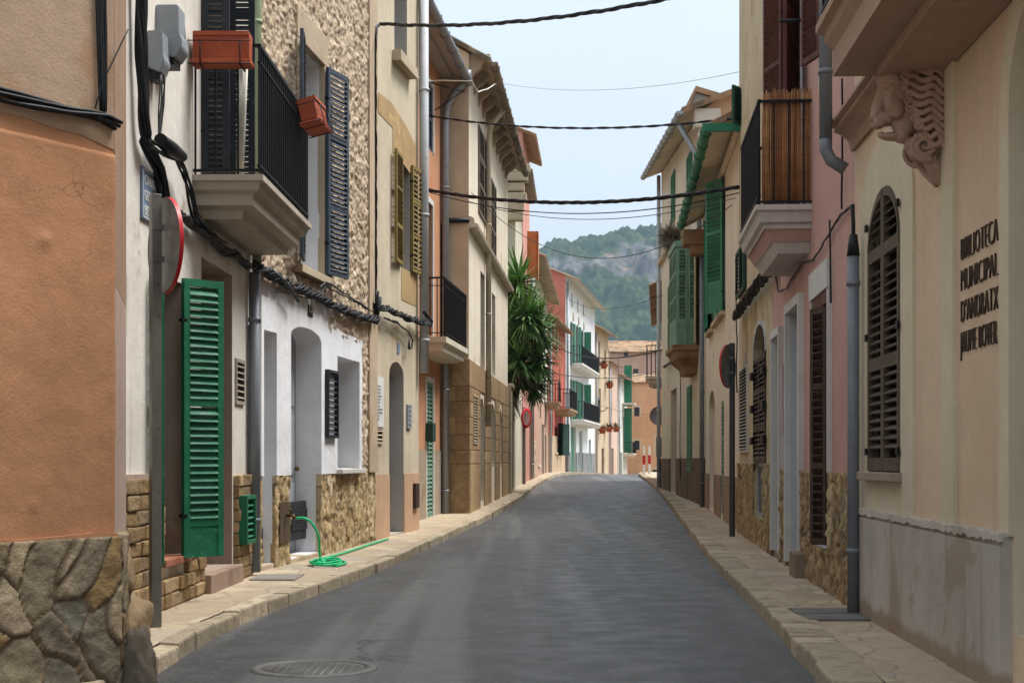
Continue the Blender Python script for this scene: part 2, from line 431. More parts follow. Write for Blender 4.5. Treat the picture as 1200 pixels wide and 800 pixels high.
def shutter(f, s, z0, w, h, ang, mat, y=-.03, th=.04, panels=2, stile=.055, pitch=.055, kick=0.0, lite=False, name='shutter', backing=True):
    """louvred leaf hinged at (s, y); local x = leaf width; ang turns it (0 = along +s, 180 = along -s)"""
    b = MB(); bv = .004
    b.box(0, stile, -th / 2, th / 2, 0, h, bev=bv); b.box(w - stile, w, -th / 2, th / 2, 0, h, bev=bv)
    rails = [0 + kick] + [kick + (h - kick) * i / panels for i in range(1, panels + 1)]
    zs = []
    if kick: b.box(stile, w - stile, -th / 2 + .008, th / 2 - .008, 0, kick)
    edges = [kick] + [kick + (h - kick) * i / panels for i in range(1, panels)] + [h]
    for i, e in enumerate(edges):
        a0 = e if i == 0 else (e - stile if i == len(edges) - 1 else e - stile / 2)
        b.box(stile, w - stile, -th / 2 + .002, th / 2 - .002, a0, a0 + stile)
    for a, c in zip(edges[:-1], edges[1:]):
        z = a + (stile if a == edges[0] else stile / 2); top = c - (stile if c == edges[-1] else stile / 2)
        while z + pitch * .35 < top:
            m = T(w / 2, 0, z + pitch * .5) @ RX(math.radians(50 + random.uniform(-5, 5))) @ RY(random.uniform(-.008, .008)); sl_ = min(pitch * .66, th * .95)
            b.box(-(w / 2 - stile), w / 2 - stile, -sl_, sl_, -.004, .004, mat=m)
            z += pitch
    if lite and backing: b.box(stile * .5, w - stile * .5, -.003, .003, stile * .5, h - stile * .5)
    if not lite:
        o = b.build(name, mat, f, T(s, y, z0) @ RZ(math.radians(ang)))
        hb = MB()
        for zz in (h * .15, h * .85): hb.box(-.02, .03, -th / 2 - .003, th / 2 + .003, zz - .012, zz + .012)
        hb.build_split('hinge', MAT['iron'], o)
    else:
        o = b.build(name, mat, f, T(s, y, z0) @ RZ(math.radians(ang)))
    return o
def window(f, s0, s1, z0, z1, y=.2, fm=None, mullion=True, arch=0.0, name='window', bars=0):
    fm = fm or MAT['brown_wood']; b = MB(); t = .05
    b.box(s0 - .02, s0 + t, y, y + .05, z0 - .02, z1 + .02); b.box(s1 - t, s1 + .02, y, y + .05, z0 - .02, z1 + .02)
    b.box(s0 + t, s1 - t, y, y + .05, z0 - .02, z0 + t); b.box(s0 + t, s1 - t, y, y + .05, z1 - t, z1 + .02)
    m = (s0 + s1) / 2
    if mullion: b.box(m - .035, m + .035, y - .005, y + .045, z0 + t, z1 - t)
    for i in range(bars):
        z = z0 + (z1 - z0) * (i + 1) / (bars + 1); b.box(s0 + t, s1 - t, y + .004, y + .04, z - .015, z + .015)
    o = b.build('window', fm, f)
    p = MB(); p.box(s0 - .01, s1 + .01, y + .02, y + .03, z0 - .01, z1 + .01)
    p.build('pane', MAT['glass'], o)
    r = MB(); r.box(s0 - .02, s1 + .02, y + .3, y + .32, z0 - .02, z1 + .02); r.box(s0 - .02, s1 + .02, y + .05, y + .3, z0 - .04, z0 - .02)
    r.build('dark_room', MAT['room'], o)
    return o
def door(f, s0, s1, z0, z1, mat, y=.24, leaves=1, panels=3, handle=True):
    b = MB(); b.box(s0 - .03, s1 + .03, y, y + .05, z0 - .05, z1 + .05)
    w = (s1 - s0) / leaves
    for k in range(leaves):
        a = s0 + k * w
        for i in range(panels):
            p0 = z0 + .12 + (z1 - z0 - .2) * i / panels; p1 = z0 + .12 + (z1 - z0 - .2) * (i + 1) / panels - .1
            b.box(a + .1, a + w - .1, y - .015, y, p0, p1, bev=.006)
        b.box(a + w - .012, a + w - .004, y - .004, y, z0, z1)
    o = b.build('door', mat, f)
    if handle:
        h = MB(); h.ball((s1 - .12, y - .05, z0 + 1.0), .03, 10); h.tube([(s1 - .12, y - .04, z0 + 1), (s1 - .12, y + .01, z0 + 1)], .012, 6); h.build('handle', MAT['brass'], o)
    return o
def sill(f, s0, s1, z, mat, out=.06, th=.06, name='sill'):
    b = MB(); b.box(s0 - .05, s1 + .05, -out, .2, z - th, z, bev=.008); return b.build(name, mat, f)
def surround(f, s0, s1, z0, z1, mat, w=.12, out=.015, arch=0.0, name='surround', bottom=False):
    a = rpoly(s0 - w, s1 + w, z0 - (w if bottom else 0), z1 + w, .004, arch + (w if arch else 0)); h = rpoly(s0, s1, z0 + (0 if bottom else .0), z1, .003, arch)
    b = MB()
    if bottom:
        b.wall(a, [(h, out + .01)], -out)
    else:
        b.box(s0 - w, s0, -out, .01, z0, z1 + w); b.box(s1, s1 + w, -out, .01, z0, z1 + w); b.box(s0, s1, -out, .01, z1, z1 + w)
        return b.build(name, mat, f)
    # outer rim
    vs = a; n = len(vs)
    for i in range(n):
        p, q = vs[i], vs[(i + 1) % n]
        b.face([(p[0], -out, p[1]), (p[0], .01, p[1]), (q[0], .01, q[1]), (q[0], -out, q[1])])
    return b.build(name, mat, f)
def downpipe(f, s, z0, z1, r, mat, y=None, top=None, name='downpipe', clips=2.0):
    y = -r - .03 if y is None else y; b = MB()
    pts = [(s, y, z0), (s, y, z1)]
    if top: pts += [(s + dx, y + dy, z1 + dz) for dx, dy, dz in top]
    b.tube(pts, r, 12)
    z = z0 + .5
    while z < z1:
        b.tube([(s, y, z), (s, y, z + .04)], r * 1.18, 12); z += clips
    return b.build(name, mat, f)
def gutter(f, s0, s1, z0, z1, y, r, mat, name='gutter', drop=0.0):
    z0 -= drop; z1 -= drop
    b = MB(); n = 16
    rows = []
    for k in range(9):
        a = math.pi + math.pi * k / 8; rows.append((math.cos(a) * r, math.sin(a) * r))
    for i in range(8):
        (y0, za), (y1, zb) = rows[i], rows[i + 1]
        q = b.face([(s0, y + y0, z0 + za), (s1, y + y0, z1 + za), (s1, y + y1, z1 + zb), (s0, y + y1, z0 + zb)]); q.smooth = True
        ri = r - .012; k = ri / r
        q = b.face([(s0, y + y1 * k, z0 + zb * k), (s1, y + y1 * k, z1 + zb * k), (s1, y + y0 * k, z1 + za * k), (s0, y + y0 * k, z0 + za * k)])
    for s_, zz in ((s0, z0), (s1, z1)):
        b.face([(s_, y + a, zz + c) for a, c in rows])
    L = s1 - s0; m = max(2, int(L / .9))
    for i in range(m):
        t = (i + .5) / m; s_ = s0 + L * t; zz = z0 + (z1 - z0) * t
        b.box(s_ - .02, s_ + .02, y - r - .012, y + r + .012, zz - .005, zz + .02)
        b.tube([(s_, y + math.cos(math.pi + math.pi * j / 6) * (r + .008), zz + math.sin(math.pi + math.pi * j / 6) * (r + .008)) for j in range(7)], .012, 5)
    return b.build(name, mat, f)
def railing(s0, s1, y0, y1, z0, z1, mat, parent, sp=.11, r=.008, sides=(True, True), mid=True, ml=None):
    """front at y0 between s0 and s1, returns to the wall at y1"""
    b = MB()
    def run(p, q, n):
        for t in [i / n for i in range(n + 1)]:
            x, y = p[0] + (q[0] - p[0]) * t, p[1] + (q[1] - p[1]) * t
            b.box(x - r, x + r, y - r, y + r, z0, z1)
        for z, hh in ((z1, .016), (z0 + .06, .008)) + (((z1 - .14, .006),) if mid else ()):
            d = Vector((q[0] - p[0], q[1] - p[1])); L = d.length; a = math.atan2(d.y, d.x)
            b.box(-.012, L + .012, -.016, .016, -hh, hh, mat=T(p[0], p[1], z) @ RZ(a))
    run((s0, y0), (s1, y0), max(2, int((s1 - s0) / sp)))
    if sides[0]: run((s0, y0), (s0, y1), max(2, int((y1 - y0) / sp)))
    if sides[1]: run((s1, y0), (s1, y1), max(2, int((y1 - y0) / sp)))
    return b.build('railing', mat, parent, ml)
def slab(f, s0, s1, out, z, prof, mat, name='balcony', extra=None):
    """balcony floor with stepped underside: prof = [(inset, drop0, drop1)], mitred on three sides"""
    b = MB()
    def ring(ins, zz): return [(s0 + ins, .0, zz), (s0 + ins, -out + ins, zz), (s1 - ins, -out + ins, zz), (s1 - ins, .0, zz)]
    rings = [ring(i, z - d) for i, d in prof]
    b.face(ring(prof[0][0], z - prof[0][1]))
    vr = [[b.bm.verts.new(p) for p in r] for r in rings]
    for k, (a, c) in enumerate(zip(vr[:-1], vr[1:])):
        for i in range(3):
            q = b.bm.faces.new((a[i], a[i + 1], c[i + 1], c[i])); q.material_index = (extra or {}).get(k, 0)
    b.bm.faces.new(vr[-1])
    return b.build(name, mat, f, recalc=True)
def cable(name, paths, mat, label, cat='cable', group=None, n=6):
    b = MB()
    base = Vector(paths[0][0][0])
    for pts, r in paths: b.tube([Vector(p) - base for p in pts], r, n)
    o = b.build(name, mat); o.location = base
    return tag(o, label, cat, group)
def sagline(a, b, sag, n=24):
    a, b = Vector(a), Vector(b)
    return [a.lerp(b, i / n) - Vector((0, 0, sag * 4 * (i / n) * (1 - i / n))) for i in range(n + 1)]
def wobble(pts, amp, fr=3.0, seed=0):
    out = []
    for i, p in enumerate(pts):
        v = noise.noise_vector(Vector(p) * fr + Vector((seed * 7.3, seed * 3.1, seed))); out.append(Vector(p) + v * amp)
    return out
def dense(pts, step=.08):
    out = []
    for a, b in zip(pts[:-1], pts[1:]):
        a, b = Vector(a), Vector(b); n = max(1, int((b - a).length / step))
        out += [a.lerp(b, i / n) for i in range(n)]
    return out + [Vector(pts[-1])]
def bundle(pts, nst, rad, r, twist=5.0, amp=.012, seed=0):
    """several strands twisting about a path"""
    pts = dense(pts, .05); res = []
    L = 0; ds = [0]
    for a, b in zip(pts[:-1], pts[1:]): L += (b - a).length; ds.append(L)
    for k in range(nst):
        ph = 2 * math.pi * k / nst + random.random(); rr = rad * random.uniform(.4, 1)
        q = []
        for i, p in enumerate(pts):
            d = (pts[min(i + 1, len(pts) - 1)] - pts[max(i - 1, 0)]).normalized()
            up = Vector((0, 0, 1)) if abs(d.z) < .9 else Vector((1, 0, 0))
            a = d.cross(up).normalized(); c = a.cross(d); an = ph + twist * ds[i]
            w = noise.noise_vector(p * 4 + Vector((k * 5.1 + seed, 0, 0))) * amp
            q.append(p + (a * math.cos(an) + c * math.sin(an)) * rr + w)
        res.append((q, r))
    return res
def vor(x, z, sx, sz, seed=0.0, warp=.25):
    w = noise.noise_vector(Vector((x * 2.3, z * 2.3, seed + 9))) * warp
    d, p = noise.voronoi(Vector((x * sx + w.x, z * sz + w.y, seed)), distance_metric='DISTANCE')
    cell = noise.cell(Vector((p[0].x * 37.1, p[0].y * 53.7, seed)))
    return d[0], d[1], abs(cell) % 1.0
def sm(x, a, b):
    t = max(0, min(1, (x - a) / (b - a))); return t * t * (3 - 2 * t)
def rubble(sx, sz, amp, edge=.18, rough=.4, seed=0.0, warp=.25):
    def fn(x, z):
        d0, d1, c = vor(x, z, sx, sz, seed, warp); e = sm(d1 - d0, .02, edge)
        nz = noise.fractal(Vector((x * 9, z * 9, seed)), 1.0, 2.1, 4)
        return amp * (e * (.45 + .55 * c) + rough * nz * e), c, 1 - sm(d1 - d0, .02, .11)
    return fn
def text(name, body_, size, mat, parent, ml, extr=.01, align='LEFT', sx=1.0, off=0.0):
    cu = bpy.data.curves.new(name, 'FONT'); cu.body = body_; cu.size = size; cu.extrude = extr; cu.align_x = align
    cu.space_character = 1.08; cu.offset = off
    t = bpy.data.objects.new(name, cu); COL.objects.link(t)
    me = bpy.data.meshes.new_from_object(t.evaluated_get(bpy.context.evaluated_depsgraph_get()))
    bpy.data.objects.remove(t); me.materials.clear(); me.materials.append(mat)
    o = bpy.data.objects.new(name, me); COL.objects.link(o)
    fix = ml @ RX(math.radians(90)) @ Matrix.Diagonal((sx, 1, 1, 1))
    if isinstance(parent, Face): o.parent = parent.root; o.matrix_local = parent.rel @ fix
    else:
        if parent is not None: o.parent = parent
        o.matrix_local = fix
    return o
USE_HAZE = True
# ------------------------------------------------------------------ palette
MAT = {}
MAT['iron'] = simple('black_iron', '17181b', .55, .3)
MAT['rubber'] = simple('cable_black', '15161a', .55)
MAT['cable_grey'] = simple('cable_grey', '3b3c40', .6)
MAT['white_cord'] = simple('white_cord', 'b8b4a8', .6)
MAT['brass'] = simple('worn_brass', '6b5630', .4, .8)
MAT['glass'] = simple('window_glass', '0d1216', .06, 0, .6)
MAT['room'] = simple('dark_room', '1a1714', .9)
MAT['zinc'] = paint('zinc_pipe', '90959a', .45, .08, '5d5f60', .35)
MAT['grey_pipe'] = paint('grey_pipe', '6f747b', .5, .1, '8b8f92', .15)
MAT['white_pipe'] = paint('white_pipe', 'a7a9ab', .5, .07, '77756f')
MAT['white_paint'] = plaster('white_paint', 'd2d0ca', .06, bump=.15, streak=.15)
MAT['stone_trim'] = plaster('stone_trim', 'bca98a', .14, '8f7e63', .6, bump=.4)
MAT['pale_trim'] = plaster('pale_trim', 'cbbfa8', .1, '9d907a', .62, bump=.3)
MAT['brown_wood'] = paint('brown_wood', '3c2b22', .6, .15)
MAT['red_wood'] = paint('dark_red_wood', '4a211c', .55, .15)
MAT['black_wood'] = paint('black_shutter', '22262d', .55, .12, '4b5058')
MAT['blue_grey'] = paint('blue_grey_shutter', '3c4654', .55, .12, '667080')
MAT['green'] = paint('green_shutter', '1b6446', .55, .16, '4f8a70')
MAT['old_green'] = paint('old_green_shutter', '6a8a77', .6, .15, '7d927f')
MAT['mid_green'] = paint('mid_green_shutter', '2d7358', .55, .12, '4a8a70')
MAT['dark_green'] = paint('dark_green_shutter', '23433a', .6, .12)
MAT['olive'] = paint('olive_shutter', '7c6b3a', .6, .14, '96875c')
MAT['cream_shutter'] = paint('cream_shutter', 'a39a7d', .6, .12)
MAT['weathered'] = paint('weathered_shutter', '6a5f53', .7, .15, '8b8072')
MAT['grey_door'] = paint('grey_door', '9ea2a8', .6, .08)
MAT['terracotta'] = paint('terracotta', '9a4a30', .75, .14, 'b06a4c')
MAT['tile'] = plaster('roof_tile', '9d7a58', .3, '5f5648', .52, bump=.5, bs=20)
MAT['tile_grey'] = plaster('lichen_roof_tile', '857660', .3, '4e4a40', .5, bump=.5, bs=20)
MAT['soffit'] = plaster('soffit_boards', 'a89478', .15, '6f5c46', .56)
MAT['white_soffit'] = plaster('white_soffit', 'c6bfb2', .06, bump=.1)
MAT['galv'] = paint('galvanised_steel', '75736e', .42, .12, '5a534a', .5)
MAT['sign_red'] = paint('sign_red', 'b3121f', .4, .06)
MAT['sign_white'] = paint('sign_white', 'd8d8d4', .4, .05)
MAT['plastic_grey'] = paint('plastic_grey', '8a9096', .45, .06, '6d7278')
MAT['plaque_blue'] = paint('plaque_blue', '6b7f99', .4, .15, '8a97a8')
MAT['hose'] = simple('hose_green', '1fb878', .35)
MAT['cast_iron'] = paint('cast_iron', '6c6a66', .6, .2, '6a6660', .5, .5)
MAT['letter'] = paint('bronze_letters', '4d4038', .5, .12, '6a5848', .4)
MAT['soil'] = simple('dry_soil', '3a2c20', .95)
MAT['twig'] = simple('dry_twig', '584838', .9)
MAT['reed'] = None
# ------------------------------------------------------------------ road, pavements, ground
_L = [(172, 797), (248, 748), (296, 726), (359, 702), (417, 681), (469, 659), (530, 629), (573, 609), (608, 588), (630, 570), (652, 558)]
_R = [(955, 797), (901, 732), (832, 659), (809, 628), (788, 598), (772, 577), (757, 564), (748, 557.5)]
_Lg = [ground(x, y) for x, y in _L]; _Rg = [ground(x, y) for x, y in _R]
def _edge(P, y, s0, s1):
    ys = [p[1] for p in P]; xs = [p[0] for p in P]
    if y < ys[0]: return xs[0] + (y - ys[0]) * s0
    if y > ys[-1]: return xs[-1] + (y - ys[-1]) * s1
    return float(np.interp(y, ys, xs))
XL = lambda y: _edge(_Lg, y, .06, .16)
XR = lambda y: _edge(_Rg, y, .075, .10)
YS = [-20 + i for i in range(20)] + [i * .5 for i in range(0, 60)] + [30 + i for i in range(0, 101)]
def strip(name, xa, xb, h, mat, nx=1, drop=None):
    b = MB(); rows = []
    for y in YS:
        a, c = xa(y), xb(y); rows.append([b.bm.verts.new((a + (c - a) * i / nx, y, zr(y) + h)) for i in range(nx + 1)])
    for r, q in zip(rows[:-1], rows[1:]):
        for i in range(nx): b.bm.faces.new((r[i], r[i + 1], q[i + 1], q[i]))
    o = b.build(name, mat); o['kind'] = 'structure'; return o
def asphalt():
    t = NT('asphalt'); base = (.068, .068, .07)
    c = t.mix(t.ramp(t.noise(1.5, 8, None, .68), .3, .72), (.020, .020, .022), (.042, .0415, .0415))
    c = t.mix(t.ramp(t.noise(.25, 6, rough=.65), .46, .66, 0, .5), c, (.068, .067, .065))
    c = t.mix(t.ramp(t.noise(.5, 6, dist=.6), .58, .63, 0, .5), c, (.043, .043, .046))
    sp = t.voro(120, 'F1', 'Color'); s2 = t.n.new('ShaderNodeSeparateColor'); t.l.new(sp, s2.inputs[0])
    c = t.mix(t.ramp(s2.outputs[0], .55, 1, 0, .5), c, (.17, .165, .155))
    c = t.mix(t.ramp(s2.outputs[1], .6, 1, 0, .5), c, (.025, .025, .027))
    c = t.mix(t.ramp(t.voro(2.3, 'F1', 'Distance'), .012, .02, .8, 0), c, (.3, .29, .27))
    c = t.mix(t.ramp(t.noise(1.0, 4, t.mapping((1.7, .05, 1)), .55), .47, .6, 0, .75), c, (.10, .099, .096))
    vv = t.n.new('ShaderNodeVectorMath'); vv.operation = 'ADD'; nc = t.n.new('ShaderNodeVectorMath'); nc.operation = 'SCALE'; t.l.new(t.noisec(1.6), nc.inputs[0]); nc.inputs['Scale'].default_value = .9
    t.l.new(t.tc, vv.inputs[0]); t.l.new(nc.outputs[0], vv.inputs[1])
    ck = t.math('MULTIPLY', t.ramp(t.voro(.42, 'DISTANCE_TO_EDGE', 'Distance', vv.outputs[0]), .003, .008, 1, 0), t.ramp(t.noise(.35, 3), .5, .56))
    c = t.mix(t.math('MULTIPLY', ck, .8), c, (.018, .018, .019))
    c = t.mix(t.ramp(t.noise(.8, 7, None, .6, 1.2), .62, .66, 0, .55), c, (.032, .032, .036))
    c = t.mix(t.ramp(t.noise(7, 8, rough=.8), .66, .72, 0, .35), c, (.2, .19, .175))
    t.bump(t.voro(110, 'F1', 'Distance'), .45, .006); t.bump(t.noise(6, 5), .1, .02)
    return t.done(c, t.ramp(t.noise(3, 4), .3, .7, .42, .6), spec=.5)
def flags():
    t = NT('flagstones'); v = t.mapping((2.6, 2.1, 1))
    vv = t.n.new('ShaderNodeVectorMath'); vv.operation = 'ADD'; nc = t.n.new('ShaderNodeVectorMath'); nc.operation = 'SCALE'
    t.l.new(t.noisec(2.0), nc.inputs[0]); nc.inputs['Scale'].default_value = .9
    t.l.new(v, vv.inputs[0]); t.l.new(nc.outputs[0], vv.inputs[1]); v = vv.outputs[0]
    e = t.voro(1, 'DISTANCE_TO_EDGE', 'Distance', v); cc = t.voro(1, 'F1', 'Color', v)
    s2 = t.n.new('ShaderNodeSeparateColor'); t.l.new(cc, s2.inputs[0])
    c = t.mix(s2.outputs[0], C('a39079'), C('b8a88f')); c = t.mix(t.ramp(s2.outputs[1], .7, .95, 0, .5), c, C('a09a92'))
    c = t.mix(t.ramp(t.noise(2.4, 8, rough=.7), .45, .7, 0, .6), c, C('94806a'))
    c = t.mix(t.ramp(t.noise(14, 8, rough=.75), .5, .72, 0, .5), c, C('7a6c5a'))
    c = t.mix(t.ramp(e, .005, .035, .5, 0), c, C('85765f'))
    t.bump(t.ramp(e, 0, .05), .35, .02); t.bump(t.noise(9, 8, rough=.7), .7, .03)
    return t.done(c, .8, spec=.25)
def kerbmat():
    t = NT('kerb_stone'); a = t.attr('cell', 'Color'); sep = t.n.new('ShaderNodeSeparateColor'); t.l.new(a, sep.inputs[0])
    c = t.mix(sep.outputs[0], C('a1947f'), C('bdae95')) 
    c = t.mix(t.ramp(t.noise(5, 8, rough=.7), .45, .7, 0, .7), c, C('7d6c55'))
    c = t.mix(t.ramp(t.noise(22, 8, rough=.75), .5, .7, 0, .5), c, C('5d5040'))
    t.bump(t.noise(14, 8, rough=.7), .6, .03)
    return t.done(c, .85, spec=.2)
gm = plaster('ground_soil', '7a6a50', .2, '56603a', .5)
g = MB(); gys = sorted(set([-400, -60] + [float(v) for v in range(-40, 161, 4)] + [200, 260, 400, 600, 900, 1300, 2500, 6000]))
prev = None
for y in gys:
    row = [g.bm.verts.new((x, y, zr(y) - .03)) for x in (-4000, -300, -20, 20, 300, 4000)]
    if prev:
        for i in range(5): g.bm.faces.new((prev[i], prev[i + 1], row[i + 1], row[i]))
    prev = row
o = g.build('ground', gm); o['kind'] = 'structure'
strip('road', lambda y: XL(y) - .02, lambda y: XR(y) + .02, 0.0, asphalt(), 4)
FL = flags(); KB = kerbmat()
strip('pavement', lambda y: XL(y) - 6.5, lambda y: XL(y) - .13, KERB - .004, FL, 3)
strip('pavement', lambda y: XR(y) + .27, lambda y: XR(y) + 7.5, KERB - .004, FL, 3)
def kerb(fx, sgn, w, lens, seed):
    rnd = random.Random(seed); b = MB(); lay = b.bm.loops.layers.color.new('cell'); y = -4.0
    while y < 100:
        L = rnd.uniform(*lens); y1 = y + L - .012; n0 = len(b.bm.faces); hh = KERB + rnd.uniform(-.008, .01); wob = rnd.uniform(-.012, .012)
        before = set(b.bm.faces); d = math.atan2(fx(y1) - fx(y), y1 - y)
        m = T(fx(y) + wob, y, zr((y + y1) / 2)) @ RZ(-d)
        lo, hi = (0, w) if sgn > 0 else (-w, 0)
        sl = math.atan2(zr(y1) - zr(y), y1 - y)
        b.box(lo, hi, 0, L - .012, -.15, hh, bev=.018 if y < 30 else 0, mat=m @ RX(sl)); c = rnd.random()
        for f_ in set(b.bm.faces) - before:
            for l in f_.loops: l[lay] = (c, 0, 0, 1)
        if y < 40:
            for v_ in {v for f_ in set(b.bm.faces) - before for v in f_.verts}: v_.co += noise.noise_vector(v_.co * 5) * .012
        y += L
    o = b.build('kerb', KB); o['kind'] = 'structure'
kerb(XL, -1, .14, (.5, 1.0), 3); kerb(XR, 1, .28, (.32, .5), 5)

# ------------------------------------------------------------------ LEFT 1: terracotta rendered house at the corner
f1 = Face((-3.33, 6.05), (-2.10, 8.1), .11, None, 'house', 'orange plastered house wall with a crazy stone base at the near left corner')
ter = plaster('terracotta_render', 'b37a4c', .14, 'c0956c', .63, .25, None, .42, 60, .5, .7)
ter_up = plaster('faded_tan_render', 'a98c72', .1, '9c7d62', .56, .2, None, .42, 60, .5)
ter2 = plaster('brown_render', '9a7a60', .1, '8a6f58', .55)
ter3 = plaster('pink_grey_render', 'a99080', .08, '978072', .55)
PZ1 = f1.pt(70, 631)[1]
body(f1, -.3, 7.5, 7.5, [], ter, 5.5)
def knobs(x, z):
    n1 = noise.fractal(Vector((x * 2.2, z * 2.2, 1.5)), 1, 2, 4) * .006
    d, p = noise.voronoi(Vector((x * 2.6, z * 2.6, 4.0)), distance_metric='DISTANCE'); k = abs(noise.cell(Vector((p[0].x * 31.7, p[0].y * 11.3, 2)))) % 1.0
    return .012 + n1 + (.012 * math.exp(-(d[0] / .09) ** 2) * (1 + noise.noise(Vector((x * 20, z * 20, 0)))) if k > .72 else 0), 0, 0
g = MB(); g.grid(0, f1.L, PZ1 - .05, f1.pt(60, 165)[1], .022, knobs, y0=.0, back=.02); g.build('plaster_face', ter, f1)
b = MB(); b.wall([(0, f1.pt(-20, 128)[1])] + [f1.pt(x, y) for x, y in ((0, 132), (30, 138), (62, 150), (95, 158), (120, 170))] + [(f1.L, f1.pt(133, 176)[1]), (f1.L, 7.5), (0, 7.5)], [], -.004); b.build('upper_plaster', ter_up, f1)
g = MB(); g.grid(.0, f1.L + .0, -.25, PZ1, .014, rubble(4.1, 3.7, .024, .05, .55, 3.0, .8), y0=-.035, back=.1)
g.build('plinth', stone_attr('crazy_stone', ['6d6a5f', '8d7c60', '8d7450', '6f675a', 'a08f74', '8a8070'], '6a5a47'), f1)
f1b = Face((-2.10, 8.1), (-2.37, 9.42), .11, f1)
f1b.n = Vector((f1b.d.y, -f1b.d.x))
b = MB(); zt = f1b.pt(140, 345)[1]
b.face([(0, -.004, zt), (f1b.L, -.004, zt), (f1b.L, -.004, 7.5), (0, -.004, 7.5)]); b.build('return_wall', ter2, f1b)
b = MB(); b.face([(0, -.003, -.3), (f1b.L, -.003, -.3), (f1b.L, -.003, zt), (0, -.003, zt)]); b.build('return_wall', ter3, f1b)
b = MB(); b.face([(f1b.L, 0, -.3), (f1b.L + .1, .6, -.3), (f1b.L + .1, .6, 7.5), (f1b.L, 0, 7.5)]); b.build('return_wall', ter3, f1b)
g = MB(); g.grid(.0, f1b.L * .5, -.25, PZ1, .014, rubble(4.1, 3.7, .024, .05, .55, 5.0, .8), y0=-.03, back=.08)
g.build('plinth', _mc['crazy_stone'], f1b)
def rock(name, c, r, seed, label, mat):
    b = MB(); res = bmesh.ops.create_icosphere(b.bm, subdivisions=4, radius=1)
    for v in res['verts']:
        p = v.co.copy(); q = p * (1 + .35 * noise.fractal(p * 1.3 + Vector((seed, 0, 0)), 1, 2, 5))
        v.co = Vector((q.x * r[0], q.y * r[1], q.z * r[2]))
        for f_ in v.link_faces: f_.smooth = True
    o = b.build(name, mat); o.location = c; return tag(o, label, 'stone')
BOULD = plaster('boulder_stone', '8f7654', .25, '5f4f3b', .52, bump=.8, bs=22)
rock('corner_stone', (-2.52, 9.95, .2), (.16, .3, .2), 1, 'lumpy brown corner stone lying low at the wall foot behind the signpost', BOULD)
rock('corner_stone', (-2.5, 9.75, .52), (.09, .22, .24), 2, 'tall pale stone standing on end above the lumpy stone by the orange house', BOULD)
rock('guard_stone', (-2.0, 8.2, .06), (.11, .1, .3), 3, 'dark slanted guard stone at the foot of the orange house corner', _mc['crazy_stone'] if False else plaster('dark_stone', '5d5345', .2, '3f3a31', .5, bump=.8, bs=22))

b = MB(); top_ = [(f1.L * i / 14, PZ1 + .015 + random.uniform(-.006, .012)) for i in range(15)]; bot_ = [(f1.L * i / 14, PZ1 - .03 + random.uniform(-.012, .012)) for i in range(14, -1, -1)]
b.wall(top_ + bot_, [], -.035); b.prism(top_ + bot_, -.034, .0); b.build('plaster_lip', ter, f1)
# ------------------------------------------------------------------ LEFT 2: white house with the balcony and green shutters
f2 = Face((-2.74, 10.4), (-2.64, 15.84), .11, None, 'house', 'cream white house with a big balcony, green shutters and rough block base')
cw = plaster('cream_white', 'd8d2c7', .1, 'ad9c86', .59, .5, None, .3, 40, .5)
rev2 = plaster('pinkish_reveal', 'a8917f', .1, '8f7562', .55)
s0, s1, z0, z1 = f2.R(186, 214, 326, 652); wn2 = (s0, s1, z0, z1)
d0, d1, e0, e1 = f2.R(236, 272, 312, 676); e0 = .16
u0, u1, v0, v1 = f2.R(240, 268, -60, 205); v0 = 3.58
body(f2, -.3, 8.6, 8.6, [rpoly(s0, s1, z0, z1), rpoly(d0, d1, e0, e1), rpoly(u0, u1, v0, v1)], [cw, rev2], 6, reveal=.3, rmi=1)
window(f2, s0, s1, z0, z1, .3, MAT['green']); door(f2, d0, d1, e0, e1, MAT['brown_wood'], .3)
window(f2, u0, u1, v0, v1, .28, MAT['black_wood'])
b = MB(); b.box(d0 - .05, d1 + .05, -.1, .3, -.1, e0, bev=.012); b.build('doorstep', plaster('pink_step', 'a08572', .15, '7a6656'), f2)
b = MB(); b.box(s0 - .03, s1 + .03, -.07, .28, z0 - .06, z0, bev=.01); b.build('sill', plaster('clay_sill', 'a5674c', .12, '80503b'), f2)
# split block base
zb_top = f2.pt(160, 561)[1]; RB = stone_attr('split_block', ['8a7150', 'a08a68', '75624a', 'b09873', '7d6d58'], '4a4034', 26)
b = MB(); lay = b.bm.loops.layers.color.new('cell'); rh = zb_top / 9; rnd = random.Random(4)
def blocks(a, c):
    for r in range(-1, 9):
        x = a - rnd.uniform(0, .2)
        while x < c - .02:
            w = rnd.uniform(.25, .42); x0, x1 = max(a, x), min(c, x + w)
            if x1 - x0 > .03:
                before = set(b.bm.faces); oo = .045 + rnd.uniform(0, .02)
                b.box(x0 + .004, x1 - .004, -oo, .02, r * rh + .003, (r + 1) * rh - .003, bev=.014); cc = rnd.random()
                for fc in set(b.bm.faces) - before:
                    for l in fc.loops: l[lay] = (cc, 0, 0, 1)
            x += w
blocks(.1, d0 - .04) if False else None
def blocks_under(a, c, ztop):
    global zb_keep
    for r in range(-1, 9):
        if (r + 1) * rh > ztop + .01: break
        x = a - rnd.uniform(0, .2)
        while x < c - .02:
            w = rnd.uniform(.25, .42); x0, x1 = max(a, x), min(c, x + w)
            if x1 - x0 > .03:
                before = set(b.bm.faces); oo = .045 + rnd.uniform(0, .02)
                b.box(x0 + .004, x1 - .004, -oo, .02, r * rh + .003, (r + 1) * rh - .003, bev=.014); cc = rnd.random()
                for fc in set(b.bm.faces) - before:
                    for l in fc.loops: l[lay] = (cc, 0, 0, 1)
            x += w
